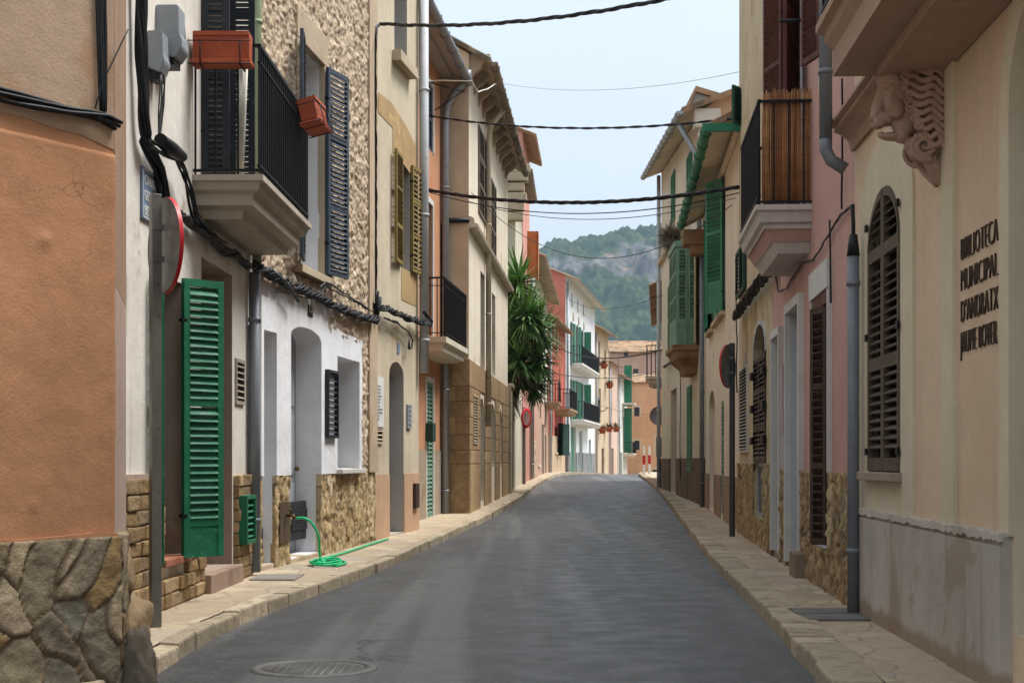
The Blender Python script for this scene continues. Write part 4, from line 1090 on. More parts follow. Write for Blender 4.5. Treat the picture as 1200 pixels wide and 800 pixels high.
def yucca():
    base = Vector((-.55, 44.6, zr(44.6) + .1)); t = thing('yucca_tree', 'tall bushy yucca tree spilling over the garden wall', 'tree', T(*base))
    lm = [paint('yucca_leaf', '557c42', .5, .25), paint('yucca_leaf_pale', '7d9d56', .5, .25), paint('yucca_leaf_dry', '6c5a3c', .8, .2)]
    heads = [(.75, .0, 6.5, 1.1), (.95, -.5, 5.5, 1.3), (1.35, .1, 5.0, 1.25), (.7, -.3, 4.9, 1.05), (1.3, -.1, 4.2, 1.05), (.75, .1, 3.9, 1.0), (1.0, -.5, 5.4, 1.0), (.6, .5, 6.2, 1.0), (1.2, .5, 3.6, .9), (.75, -.45, 4.3, 1.0)]
    b = MB(); rn = random.Random(5)
    root = Vector((0, 0, 0))
    b.tube(wobble(dense([root, (.1, 0, 1.5), (.25, .0, 3.0)], .3), .05, 1.2), [.17 - .006 * i for i in range(len(dense([root, (.1, 0, 1.5), (.25, .0, 3.0)], .3)))], 8)
    for x, y, z, L in heads: b.tube(wobble(dense([(.22, 0, 2.7), (.3 + x * .2, y * .4, 3.0 + (z - 3.0) * .4), (x * .85, y, z - .6)], .3), .05, 1.1, int(z * 10)), .075, 7)
    b.build('trunk', plaster('yucca_bark', '6b5a46', .25, '4a3d2f', .5, bump=.9, bs=14), t)
    for hi, (x, y, z, L) in enumerate(heads):
        b = MB(); c = Vector((x, y, z - .5))
        for i in range(200):
            el = math.radians(rn.triangular(-85, 88, 15)); az = rn.uniform(0, 2 * math.pi)
            d = Vector((math.cos(el) * math.cos(az), math.cos(el) * math.sin(az), math.sin(el)))
            old = el < math.radians(-35)
            blade(b, c + Vector((0, 0, el * .16)), d, L * rn.uniform(.7, 1.1) * (.75 if old else 1) * .86, .042, .05 if el > .6 else .15, 2 if old and rn.random() < .5 else (1 if rn.random() < .4 else 0))
        b.build('leaf_crown', lm, t)
    b = MB()
    for i in range(260):
        a = rn.uniform(0, 6.28); p = Vector((.35 + .35 * math.cos(a) * rn.random(), .35 * math.sin(a), rn.uniform(2.4, 3.3)))
        blade(b, p, Vector((math.cos(a) * .5, math.sin(a) * .5, -1)), rn.uniform(.4, .75), .022, .1, 0)
    b.build('dead_leaf_skirt', lm[2], t)
yucca()
# ------------------------------------------------------------------ generic far house
def far_house(P0, P1, zb, zt, col, label, over=.4, depth=7, ridge=1.4, ops=(), doors=(), sh=None, base=None, tile=None, sidecol=None, frame=None, sills=True, nroof=True, soffit=None, shut=()):
    f = Face(P0, P1, zb, None, 'house', label)
    P = [f.R(*q) for q in ops]; Dd = [(a, c, .05, t) for a, c, _, t in [f.R(x0, x1, yt, yt + 50) for x0, x1, yt in doors]]
    P = [(a, c, q, t) for a, c, q, t in P if 0 < a < c < f.L and q < t < zt]; Dd = [q for q in Dd if 0 < q[0] < q[1] < f.L]
    body(f, -1.5 if base is None else -.5, zt, zt, [rpoly(*q, jit=.01) for q in P + Dd], [col, sidecol or col], depth, ridge, sidemi=1, reveal=.2)
    if nroof: roof(f, zt, zt, over, depth, ridge, tile or MAT['tile'], soffit=soffit or MAT['soffit'])
    for q in P: window(f, *q, .12, frame or MAT['brown_wood'])
    for q in Dd: door(f, *q, frame or MAT['brown_wood'], .15, handle=False)
    if sills:
        for q in P: sill(f, q[0], q[1], q[2], MAT['pale_trim'], .08, .08)
    if base:
        h, m = base; b = MB(); cuts = [0] + [v for q in sorted(Dd) for v in q[:2]] + [f.L]
        for i in range(0, len(cuts), 2): b.box(cuts[i], cuts[i + 1], -.02, .01, -.5, h)
        b.build_split('painted_base', m, f)
    for i in shut:
        q = P[i]; w = (q[1] - q[0]) / 2
        shutter(f, q[0], q[2], w, q[3] - q[2], 175, sh, panels=2, pitch=.1, lite=True); shutter(f, q[1], q[2], w, q[3] - q[2], 5, sh, panels=2, pitch=.1, lite=True)
    f.ops = P; f.doors = Dd; return f
def far_balcony(f, s0, s1, z, out=.5, h=1.0, mat=None, prof=None):
    o = slab(f, s0, s1, out, z, prof or [(0, 0), (0, .1), (.08, .14), (.1, .25), (.25, .32)], mat or MAT['pale_trim'])
    railing(s0 + .04, s1 - .04, -out + .04, 0, z, z + h, MAT['iron'], o, .13, .011, (True, True), mid=False); return o
# left 7a / 7b
cL7 = plaster('pale_cream', 'cfc8b0', .08, 'b5a98c', .6, .3)
fa = far_house((.1, 47), (.34, 52.6), .41, 9.9, cL7, 'pale cream house with dark louvres and carved stone eaves beyond the yucca', .5, 6, 1.4, ops=[(606.5, 612.5, 256, 322)], tile=MAT['tile_grey'], sills=False, frame=MAT['blue_grey'])
q = fa.ops[0] if fa.ops else (1, 2, 5, 7)
for k in (0, 1): shutter(fa, q[0] + k * (q[1] - q[0]) / 2, q[2], (q[1] - q[0]) / 2, q[3] - q[2], -20 if k else 0, MAT['blue_grey'], y=-.03, panels=3, pitch=.1, lite=True)
b = MB()
for i, (x, r, z) in enumerate([(-.05, .22, 8.6), (-.06, .30, 8.9), (-.05, .24, 9.2), (-.1, .34, 9.5), (-.1, .42, 9.75), (-.05, .2, 8.3)]): b.box(-.12 + x, r * .8, -r - .05, .6, z - .13, z + .13, bev=.04)
b.build('carved_corbel', MAT['stone_trim'], fa)
pk = plaster('salmon_render', 'cf8f7c', .08, 'c07a66', .6); pkd = plaster('salmon_trim', 'c4806c', .06)
fb = far_house((.36, 52.7), (.66, 58), .45, 12.1, pk, 'tall salmon pink house with a small gable post and white window recess', .45, 5.5, 1.1, tile=MAT['tile'], sidecol=pk)
b = MB(); b.box(-.06, .3, .9, 1.25, 12.1, 13.3, bev=.05); b.ball((.1, 1.08, 13.4), .2, 10); b.build('gable_post', pk, fb)
b = MB(); b.box(-.03, .0, .25, .9, 9.2, 11.7); b.build('recess', MAT['white_soffit'], fb)
b = MB(); b.box(fb.L - 1.8, fb.L - 1.0, -.4, -.3, 7.5, 9.2); b.box(fb.L - 1.8, fb.L - 1.75, -.4, 0, 7.5, 9.2); b.build('orange_shutter', paint('orange_shutter', 'b5713f', .6), fb)
# left 8: pinkish ground floor, white upper floor, deep brown eaves
pk8 = plaster('rose_tan', 'bb937a', .1, 'a87f68', .56); wt8 = plaster('warm_white', 'cfcabf', .06)
f8 = far_house((.66, 58.1), (1.75, 76), .55, 8.6, wt8, 'house with pink tan ground floor, red doors and deep brown eaves', .6, 7, 1.3, ops=[(630, 632.5, 508, 545), (637, 638.8, 420, 465), (633.5, 635.5, 415, 462)], doors=[(634, 636.6, 497), (637.6, 639.6, 510)], sidecol=wt8, frame=MAT['red_wood'])
zz = 3.4; b = MB(); cuts = [0] + [v for q in sorted(f8.doors) for v in q[:2]] + [f8.L]
segs = [(cuts[i], cuts[i + 1], -.5) for i in range(0, len(cuts), 2)] + [(q[0], q[1], q[3]) for q in f8.doors]
for a, c, z in segs: b.box(a, c, -.03, .01, z, zz)
b.build_split('painted_base', pk8, f8)
far_balcony(f8, f8.L - 3.6, f8.L - .4, 3.5, .7, 1.0, plaster('ochre_stone', 'a5825c', .15))
b = MB(); b.box(.2, 5, -.04, -.005, -.3, 2.9); b.build('salmon_panel', plaster('salmon_wall', 'cb9078', .08), f8)
g = MB(); g.grid(.5, 4.0, -.2, 1.5, .06, rubble(3, 4, .05, .2, .4, 31.0), y0=-.05); g.build('stone_patch', rub, f8)
# left 9: red house
rd = plaster('red_render', 'b8553f', .1, 'a44733', .6)
f9 = far_house((1.8, 76.2), (2.95, 86), .55, 7.9, rd, 'red house with dark green ground floor shutters and ochre trim', .5, 6, 1.1, ops=[(646, 648.5, 375, 400), (651, 653, 380, 410), (650, 653.5, 500, 530), (645, 648, 430, 470)], frame=MAT['dark_green'], base=(2.0, plaster('beige_base', 'c2a583', .08)))
for q in f9.ops[:2]: surround(f9, *q, plaster('cream_trim', 'd0bf9c', .06), .25, .03)
far_balcony(f9, 3.6, 8.8, 3.45, .8, 1.0, plaster('ochre_stone', 'a5825c', .15))
a = f9.sx(654); 
for k, an in ((0, 200), (1, -30)): shutter(f9, a + k * .7, 1.0, .9, 1.7, an, MAT['dark_green'], panels=2, lite=True)
# left 10: white house, green shutters
wt = plaster('bright_white', 'd6dade', .04, 'c2c6ca', .66, .15); rd2 = plaster('coral_side', 'c9705c', .08)
f10 = far_house((3.0, 86.2), (5.6, 104), .35, 11.3, wt, 'tall white house with green shutters, black balconies and grey base', .7, 8, 1.6, sidecol=rd2, frame=MAT['mid_green'],
    ops=[(669.2, 671.3, 445, 491), (676, 678, 447, 491), (682, 684, 450, 490), (669.2, 671.3, 378, 429), (676, 678, 382, 429), (682, 684, 388, 430), (669.5, 671, 343, 357), (676.3, 677.6, 350, 363), (683, 684.5, 356, 368)],
    doors=[(669, 675, 500), (679, 682.5, 505), (690, 692.5, 515)], soffit=MAT['white_soffit'])
for i, q in enumerate(f10.ops[:6]):
    shutter(f10, q[0], q[2], (q[1] - q[0]) * .5, q[3] - q[2], 187, MAT['mid_green'], panels=2, lite=True, pitch=.1); shutter(f10, q[1], q[2], .45 if i % 3 == 2 else (q[1] - q[0]) * .5, q[3] - q[2], -70 if i % 3 == 2 else -8, MAT['mid_green'], panels=2, lite=True, pitch=.1)
far_balcony(f10, f10.sx(668.5), f10.sx(689), f10.pt(680, 494)[1], .8, 1.05, MAT['white_paint']); far_balcony(f10, f10.sx(668.5), f10.sx(690), f10.pt(680, 432)[1], .7, 1.0, MAT['white_paint'])
b = MB(); cuts = [0] + [v for q in sorted(f10.doors) for v in q[:2]] + [f10.L]
for i in range(0, len(cuts), 2): b.box(cuts[i], cuts[i + 1], -.03, .01, -.6, f10.pt(675, 530)[1])
b.build_split('painted_base', plaster('grey_plinth', '85878a', .15, '6d6f71', .5), f10)
b = MB()
for x, y in ((671.5, 371), (678, 376), (684, 382)):
    a, z = f10.pt(x, y); b.ball((a, -.02, z), (.3, .05, .28), 8)
b.build_split('plaster_rosette', MAT['stone_trim'], f10)
# left 11..13
bg = plaster('beige_far', 'c6ae8e', .1, 'ad9474', .56); pkf = plaster('pink_far', 'd2b09c', .08)
f11 = far_house((5.62, 104.3), (7.0, 111.5), -.2, 10.6, bg, 'beige house with a tall plain side wall and flower pots beyond the white house', .6, 6, 1.2, ops=[(701, 703, 400, 430), (708, 710, 410, 440), (702, 704, 455, 490)], doors=[(705, 708, 525)], sidecol=plaster('tan_far', 'c4a27e', .08))
f12 = far_house((7.02, 111.7), (8.1, 118), -.5, 9.0, pkf, 'pale pink narrow house with brown window boxes', .4, 6, 1.0, ops=[(713, 715.5, 430, 465), (713, 715.5, 480, 512)], doors=[(716.5, 719, 525)])
f13 = far_house((8.15, 118.2), (9.6, 128), -.9, 8.8, plaster('white_far', 'd3d3cc', .05), 'small white house with tall green shutters and a canopy', .6, 6, .9, ops=[(725, 727, 440, 475), (725, 727, 485, 528), (730, 732, 488, 530)], doors=[(726.5, 729, 530)], frame=MAT['mid_green'])
for yb, yt in ((476, 428), (530, 478)):
    a, z = f13.pt(731, yb); z2 = f13.pt(731, yt)[1]; shutter(f13, a, z, .62, z2 - z, -80, MAT['mid_green'], panels=2, lite=True, pitch=.12)
a, z = f13.pt(731, 474); b = MB(); b.box(a - 2, a + .6, -1.0, 0, z - .05, z + .08); b.build('canopy', MAT['white_soffit'], f13)
far_balcony(f13, f13.sx(730), f13.L - .1, f13.pt(732, 531)[1], .8, .9)
for f_, zt_ in ((f8, 8.3), (f9, 7.6), (f10, 11.0), (f11, 10.2), (f12, 8.7), (f13, 8.5)): downpipe(f_, .25, .05, zt_, .07, MAT['white_pipe'] if f_ is not f10 else MAT['zinc'], clips=2.5)
def drop_wire(f, x, yt, yb, r=.02):
    b = MB(); b.tube(wobble(dense([f.pt(x, yt)[:1] + (-.06,) + f.pt(x, yt)[1:], f.pt(x + .6, (yt + yb) / 2)[:1] + (-.06,) + f.pt(x + .6, (yt + yb) / 2)[1:], f.pt(x, yb)[:1] + (-.06,) + f.pt(x, yb)[1:]], .4), .05, .8), r, 5); b.build('service_wire', MAT['rubber'], f)
for f_, x, a_, c_ in ((f8, 632, 420, 490), (f8, 637, 470, 500), (f9, 645, 440, 520), (f9, 655, 430, 500), (f10, 664, 440, 500), (f11, 699, 400, 500), (f12, 715, 420, 520), (f13, 724, 420, 520)): drop_wire(f_, x, a_, c_, .02)
def aerial(f, s, y, z, label, h=1.8):
    t = thing('roof_antenna', label, 'antenna', f.M @ T(s, y, z)); b = MB(); b.tube([(0, 0, 0), (0, 0, h)], .02, 5); b.build('mast', MAT['iron'], t); b = MB(); b.tube([(-.5, 0, h - .1), (.7, 0, h - .05)], .015, 5)
    for i in range(6): b.tube([(-.45 + .2 * i, -.25, h - .1 + .01 * i), (-.45 + .2 * i, .25, h - .1 + .01 * i)], .008, 4)
    b.build('boom', MAT['iron'], t)
aerial(f11, 2.0, 2.0, 11.2, 'small aerial on the roof of the beige house beyond the white house')
def flower_pot(f, x, y, label, e=.3):
    q, z = f.pt(x, y, e); m = f.M @ T(q, -e, z); t = thing('flower_pot', label, 'flower pot', m, 'flower pots on the far facades')
    b = MB(); b.lathe([(.16, 0), (.26, .28), (.29, .28), (.29, .36), (.22, .36)], 10); b.box(-.03, .03, .1, e + .02, .02, .06); b.build('pot', MAT['terracotta'], t)
    b = MB(); rn = random.Random(int(x * 7))
    for i in range(60):
        d = Vector((rn.uniform(-1, 1), rn.uniform(-1, 1), rn.uniform(-.2, 1.2))); blade(b, Vector((0, 0, .34)), d, rn.uniform(.3, .55), .05, .2, 0)
    b.build('plant', paint('pot_plant', '6f6038', .8, .3), t)
for x, y, l in ((708, 432, 'upper flower pot on the beige house beyond the white house'), (706, 508, 'lower flower pot by the wall lamp on the beige house'), (714.5, 455, 'flower pot on the top window of the pale pink house'), (714, 506, 'flower pot on the lower window of the pale pink house'), (722, 506, 'dark bushy flower pot on the small white house front')):
    flower_pot(f11 if x < 711 else (f12 if x < 720 else f13), x, y, l)
# wall lantern
q, z = f11.pt(700.5, 482); m = f11.M @ T(q, 0, z); t = thing('wall_lamp', 'black wall lantern on a bracket on the beige house', 'lamp', m)
b = MB(); b.tube([(0, 0, 0), (0, -.45, .05), (0, -.7, .3)], .03, 6); b.build('bracket', MAT['iron'], t)
b = MB(); b.lathe([(.13, .3), (.2, .75), (.2, .8), (.02, 1.0)], 6, smooth=False); b.build('lantern', MAT['cable_grey'], t)
# end of the street: orange house facing the camera, and the pinkish house behind
fe = Face((9.4, 131.5), (14.6, 129.5), -1.2, None, 'house', 'light orange house closing the street with small dark windows'); oe = plaster('light_orange', 'dea170', .07, 'c4926a', .6, .3)
E = [fe.R(743, 749.5, 477, 487.5), fe.R(743, 749.5, 516, 527), fe.R(768.5, 776, 512, 535), fe.R(764.5, 776, 550, 557)]
zte = fe.pt(757, 448)[1]
body(fe, -2, zte, zte, [rpoly(*q) for q in E], oe, 8, 0); roof(fe, zte, zte, .25, 8, .9, MAT['tile'])
for q in E: window(fe, *q, .15, MAT['blue_grey']); surround(fe, *q, plaster('pale_orange_trim', 'd8b993', .05), .18, .02)
fe2 = Face((9.6, 150), (17, 150), -1.5, None, 'house', 'pinkish brown house standing above and behind the light orange house'); pe = plaster('pink_brown', 'c5a28e', .08, 'b08d79', .6)
z2 = fe2.pt(745, 412)[1]; E2 = [fe2.R(742, 748, 432, 440), fe2.R(731, 736, 412, 418), fe2.R(744, 756, 446, 451), fe2.R(762, 772, 446, 452)]
body(fe2, -2, z2, z2, [rpoly(*q) for q in E2], pe, 8, 0); roof(fe2, z2, z2, .3, 8, 1.3, MAT['tile'])
for q in E2: window(fe2, *q, .15, MAT['weathered'])
b = MB(); zl = fe2.pt(755, 442)[1]; b.box(1.2, 7.2, -5, 0, zl - .2, zl); b.build('lean_to_roof', MAT['tile'], fe2); b = MB(); b.box(1.3, 7.1, -4.8, -4.6, -1, zl - .2); b.build('lean_to_wall', pe, fe2)

# ------------------------------------------------------------------ RIGHT 1: library
r1 = Face((2.665, 11.95), (2.265, 3.95), .11, None, 'library_building', 'peach and cream library facade with grey plinth, louvred arch window and stone balcony', 'building')
pc = plaster('peach_render', 'd6bb9a', .07, 'c6a888', .63, .3, None, .22, 60, .4, .35); cr_ = plaster('cream_trim_render', 'd0c3a6', .06, 'bba67e', .64, .12, None, .18, 60, .25)
LW = r1.R(1021, 1058, 222, 553); LW = (LW[0], LW[1], r1.pt(1039, 553)[1], r1.pt(1039, 219)[1])
dr_s = r1.sx(1188); RD = (dr_s, dr_s + 1.1, .3, 3.35)
body(r1, -.3, 9, 9, [(rpoly(*LW, jit=.003, arch=.42, seg=16), .12), (rpoly(*RD, jit=.003, arch=.5, seg=16), .3)], [pc, cr_], 6, rmi=1)
zpl = r1.pt(1097, 612)[1]; gp = plaster('grey_plinth_render', 'b3aba0', .16, '958776', .57, .8, (.12, '8a7560'), .5, 40, .6, .6)
b = MB(); sj = r1.sx(1121)
b.box(.02, sj, -.05, .01, -.25, zpl - .05); b.box(sj + .006, RD[0] - .02, -.06, .01, -.25, zpl - .05)
b.prism([(.02, 0), (.02, .05), (sj, .05), (sj, 0)], -.035, .01, mat=T(0, 0, zpl - .052)); b.prism([(sj + .006, 0), (sj + .006, .05), (RD[0] - .02, .05), (RD[0] - .02, 0)], -.045, .01, mat=T(0, 0, zpl - .052))
b.build('plinth', gp, r1)
for xa_, xb_ in ((.02, sj), (sj + .006, RD[0] - .02)):
    b = MB(); n = 60; tp = [(xa_ + (xb_ - xa_) * i / n, zpl + .012 + .018 * noise.noise(Vector((i * .4, xa_, 0)))) for i in range(n + 1)]
    bt = [(xa_ + (xb_ - xa_) * i / n, zpl - .03 + .016 * noise.fractal(Vector((i * .33, xa_, 5)), 1, 2, 4)) for i in range(n, -1, -1)]
    b.prism(tp + bt, -.066 if xa_ > 1 else -.056, .0); b.build('limewash_edge', plaster('limewash', 'bfb8ad', .1, '9d9488', .54), r1, recalc=True)
# window surround panel (cream) and pilaster
b = MB(); a0, a1 = r1.sx(1003), r1.sx(1074); ztop = r1.pt(1040, 152)[1]; zbt = r1.pt(1040, 600)[1]
hole = rpoly(LW[0], LW[1], LW[2], LW[3], .002, .42, 16); mid = (LW[0] + LW[1]) / 2; hw = (r1.sx(1070) - r1.sx(1008)) / 2
outp = rpoly(mid - hw, mid + hw, zbt, ztop, .003, .55, 18); b.wall(outp, [(hole, .02)], -.018, .02)
for i in range(len(outp)):
    p, q = outp[i], outp[(i + 1) % len(outp)]; b.face([(p[0], -.018, p[1]), (p[0], .01, p[1]), (q[0], .01, q[1]), (q[0], -.018, q[1])])
b.build('window_surround', cr_, r1, recalc=True)
b = MB(); b.box(r1.sx(1108), r1.sx(1122), -.03, .01, zpl, 6.5, bev=.006); b.build('pilaster', cr_, r1)
mid2 = (RD[0] + RD[1]) / 2; hw2 = (RD[1] - RD[0]) / 2
b = MB(); outp = rpoly(RD[0] - .22, RD[1] + .22, zpl, RD[3] + .3, .003, .7, 18); hl = rpoly(RD[0] - .001, RD[1] + .001, zpl + .0001, RD[3], .0, .5, 16)
sw_ = RD[0] - r1.sx(1170.5, .025); b.box(RD[0] - sw_, RD[0] - .001, -.025, .01, zpl, RD[3] - .5)
n = 18
for i in range(n):
    t0, t1 = math.pi * i / n, math.pi * (i + 1) / n
    P = [(mid2 + hw2 * math.cos(t0), RD[3] - .5 + .5 * math.sin(t0)), (mid2 + (hw2 + sw_) * math.cos(t0), RD[3] - .5 + (.5 + sw_) * math.sin(t0)), (mid2 + (hw2 + sw_) * math.cos(t1), RD[3] - .5 + (.5 + sw_) * math.sin(t1)), (mid2 + hw2 * math.cos(t1), RD[3] - .5 + .5 * math.sin(t1))]
    b.prism(P, -.025, .01)
b.box(RD[1] + .001, RD[1] + .2, -.025, .01, zpl, RD[3] - .5)
b.build('door_surround', cr_, r1, recalc=True); door(r1, *RD, plaster('door_shade', '8a7f6c', .1), .28, 2)
# arched louvred leaves
WS = MAT['weathered_dark'] = paint('weathered_brown', '554a40', .7, .15, '7a6d5e')
b = MB(); w = (LW[1] - LW[0]) / 2; zs_ = LW[3] - .42; st = .05
for k in (0, 1):
    x0 = LW[0] + k * w; x1 = x0 + w; inner = x1 if k == 0 else x0
    def top(x): return zs_ + .42 * math.sqrt(max(0, 1 - ((x - mid) / w) ** 2))
    n = 14; o_in = lambda x: top(x) - .055
    # outer stile
    if k == 0: b.box(x0 + .004, x0 + st, -.03, .015, LW[2] + .01, zs_ + .1); b.box(x1 - st, x1 - .003, -.03, .015, LW[2] + .01, LW[3] - .02)
    else: b.box(x1 - st, x1 - .004, -.03, .015, LW[2] + .01, zs_ + .1); b.box(x0 + .003, x0 + st, -.03, .015, LW[2] + .01, LW[3] - .02)
    for i in range(n):
        xa, xb = x0 + .004 + (w - .008) * i / n, x0 + .004 + (w - .008) * (i + 1) / n
        b.prism([(xa, top(xa) - .006), (xb, top(xb) - .006), (xb, max(zs_ + .02, top(xb) - .065)), (xa, max(zs_ + .02, top(xa) - .065))], -.03, .015)
    rails = [LW[2] + .01, LW[2] + .72, LW[2] + 1.5]
    for z in rails: b.box(x0 + st, x1 - st, -.028, .013, z, z + .09)
    z = LW[2] + .12
    while z < LW[3] - .09:
        if not any(rr - .035 < z < rr + .11 for rr in rails):
            xa, xb = x0 + st, x1 - st
            dx = w * math.sqrt(max(0, 1 - (max(0, z + .05 - zs_) / .42) ** 2))
            xa, xb = max(xa, mid - dx + .045), min(xb, mid + dx - .045)
            if xb - xa > .03: b.box(xa, xb, -.026, .026, -.006, .006, mat=T(0, -.006, z) @ RX(math.radians(36)))
        z += .062
o = b.build('louvred_shutter', WS, r1, recalc=True)
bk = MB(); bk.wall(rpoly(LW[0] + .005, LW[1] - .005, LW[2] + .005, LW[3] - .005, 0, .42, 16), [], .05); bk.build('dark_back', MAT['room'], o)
h_ = MB()
for s_ in (LW[0], LW[1]):
    for zq in (.12, .95, 1.75): h_.box(s_ - .03, s_ + .03, -.045, -.028, LW[2] + zq, LW[2] + zq + .05)
h_.build('hinge', MAT['iron'], o)
b = MB(); b.box(LW[0] - .1, LW[1] + .06, -.09, .1, LW[2] - .06, LW[2], bev=.008); b.build('sill', plaster('pink_sill', 'a48f80', .1, '857264'), r1)
# lettering
for i, (s_, yt, yb) in enumerate((('BIBLIOTECA', 267, 288), ('MUNICIPAL', 312, 327), ('D\u2019ANDRATX', 346, 360), ('JAUME BOVER', 381, 396))):
    a = r1.sx(1125, .01); c = r1.sx(1167.5, .01)
    zc = r1.pt(1146, (268.5 + 296.5) / 2 + i * 38, .015)[1]
    t = text('lettering', s_, .15, MAT['letter'], r1, T(a, -.006, zc - .054), .005, off=-.0045)
    wdt = max(v.co.x for v in t.data.vertices) - min(v.co.x for v in t.data.vertices)
    for v in t.data.vertices: v.co.x *= (c - a) / wdt; v.co.y *= 1.22
# balcony with stone lion bracket
bo = .60; b1 = r1.sx(976, bo); zb_ = r1.pt(976, 90, bo)[1]
mlib = plaster('library_stone', 'a98a74', .1, '8a6d5a', .58, .3)
bal = slab(r1, b1, b1 + 4.6, bo, zb_ + .33, [(-.09, 0), (-.09, .05), (-.05, .07), (-.04, .12), (-.02, .15), (0, .18), (0, .33), (.05, .33)], mlib)
railing(b1 - .03, b1 + 4.5, -bo - .05, 0, zb_ + .34, zb_ + 1.4, MAT['iron'], bal, .11, .009, (True, False))
b = MB(); b.box(b1 + .25, b1 + 4.4, -bo + .22, -.01, zb_ - .07, zb_ + .01); b.build('soffit_panel', mlib, bal)
# cornice and hanging gutter elbow at the far end
zc = r1.pt(1012, 150)[1]
b = MB(); P = [(0, -.1), (-.03, -.1), (-.05, -.02), (-.11, .03), (-.16, .05), (-.16, .08), (-.2, .09), (-.2, .115), (0, .13)]
b.prism(P, -.0, r1.sx(1070), mat=T(0, 0, zc) @ Matrix(((0, 1, 0, 0), (1, 0, 0, 0), (0, 0, 1, 0), (0, 0, 0, 1)))); b.build('cornice', mlib, r1, recalc=True)
downpipe(r1, .18, zc - .04, zc + 2.5, .05, MAT['grey_pipe'], y=-.25, clips=9); b = MB(); b.tube([(.18, -.25, zc + .0), (.18, -.25, zc - .12), (.18, -.21, zc - .2), (.18, -.1, zc - .27)], .05, 12); b.build('downpipe', MAT['grey_pipe'], r1)
downpipe(r1, r1.sx(1000, .09), -.05, r1.pt(1000, 300, .09)[1], .045, MAT['grey_pipe'], y=-.09); q, z = r1.pt(1000, 300, .09); b = MB(); b.tube([(q, -.09, z), (q, -.09, z + .16)], [.05, .03], 10); b.build('pipe_cap', MAT['rubber'], r1)
def lion():
    q = r1.sx(1112); zt = r1.pt(1112, 62)[1]; zb2 = r1.pt(1112, 214)[1]; H = zt - zb2
    b = MB(); rn = random.Random(3)
    # local: x = out from wall (0..0.42), y = width, z from top(0) to -H
    def ell(c, r): b.ball(c, r, 18)
    ell((.05, 0, -.24), (.12, .14, .24)); ell((.15, 0, -.23), (.15, .14, .19)); ell((.24, 0, -.22), (.12, .115, .15))
    ell((.30, 0, -.12), (.09, .10, .06)); ell((.27, 0, -.25), (.075, .07, .10)); b.tube([(.31, 0, -.12), (.35, 0, -.2), (.385, 0, -.31)], [.05, .042, .04], 10); ell((.335, 0, -.345), (.065, .066, .045)); ell((.395, 0, -.33), (.03, .045, .032)); ell((.285, 0, -.448), (.085, .058, .026)); ell((.36, 0, -.438), (.02, .03, .02)); ell((.24, 0, -.44), (.05, .07, .05)); ell((.22, 0, -.38), (.08, .08, .07))
    for s in (-1, 1):
        ell((.325, s * .062, -.165), (.04, .032, .022)); ell((.29, s * .085, -.29), (.06, .035, .07)); ell((.372, s * .036, -.37), (.04, .028, .03)); ell((.20, s * .125, -.10), (.04, .025, .05)); ell((.262, s * .082, -.205), (.03, .02, .016))
    ell((.07, 0, -.48), (.10, .12, .10)); ell((.17, 0, -.50), (.055, .10, .05)); ell((.13, 0, -.53), (.08, .11, .07)); ell((.04, 0, -.64), (.05, .08, .10))
    # wavy mane locks flowing back from the face over the mass
    for s in (-1, 1):
        for row in range(11):
            z0_ = -.045 - .047 * row; x0_ = .235 - .0032 * (row - 3) ** 2
            pts = []; n = 16
            for k in range(n):
                t = k / (n - 1); x = x0_ * (1 - t) - .02 * t; rr = .15 + .012 * math.sin(t * 3.1)
                z = z0_ - .06 * t * t + .015 * math.sin(t * 12 + row * .35)
                pts.append((x, s * (rr + .010 * math.sin(t * 12 + 1.2 + row * .35) * (1 if row % 2 else .4)), z))
            b.tube(pts, [.019 * (1 - .25 * abs(2 * k / (n - 1) - 1)) for k in range(n)], 7)
            # curled tip at the cheek
            q0_ = pts[0]; cl = []
            for k in range(14): t = k / 13; r = .026 * (1 - t * .75); an = 1.5 + t * 8 * (1 if row % 2 else -1); cl.append((q0_[0] + .012 + math.cos(an) * r, q0_[1] - s * .012, q0_[2] + math.sin(an) * r))
            b.tube(cl, .0095, 6)
        pts = []
        for k in range(48):
            t = k / 47; r = .082 * (1 - t * .82); an = 4.2 + t * 14; pts.append((.13 + math.cos(an) * r, s * (.105 + .025 * t), -.525 + math.sin(an) * r))
        b.tube(pts, [.017 - .007 * k / 47 for k in range(48)], 7)
        for k in range(5):
            b.tube([(.07 + .02 * k, s * .078, -.57), (.05 + .013 * k, s * .074, -.65), (.02 + .004 * k, s * .04, -.74)], [.014, .013, .006], 6)
        b.tube([(.27, s * .085, -.145), (.325, s * .075, -.135), (.365, s * .05, -.165)], [.014, .024, .016], 6)
    for i in range(11):
        y = -.12 + .24 * i / 10; pts = [Vector((.27, y, -.045))]
        for k in range(7): pts.append(pts[-1] + Vector((-.035, .012 * math.sin(k * 2 + i), .016 * math.sin(k * 1.7 + i) + (.012 if k < 2 else -.002))))
        b.tube(pts, [.02, .022, .021, .02, .018, .016, .013, .008], 6)
    # sockets and mouth are cut by darker gaps between lobes
    me = bpy.data.meshes.new('tmp'); b.bm.to_mesh(me); b.bm.free(); o = bpy.data.objects.new('tmp', me); COL.objects.link(o)
    md = o.modifiers.new('r', 'REMESH'); md.mode = 'VOXEL'; md.voxel_size = .005; sm_ = o.modifiers.new('s', 'SMOOTH'); sm_.iterations = 1; sm_.factor = .5
    m2 = bpy.data.meshes.new_from_object(o.evaluated_get(bpy.context.evaluated_depsgraph_get())); bpy.data.objects.remove(o); bpy.data.meshes.remove(me)
    for p in m2.polygons: p.use_smooth = True
    m2.materials.clear(); m2.materials.append(plaster('carved_stone', 'b39280', .12, '8f6f5e', .56, .3, None, .5, 60)); m2.name = 'lion_bracket'
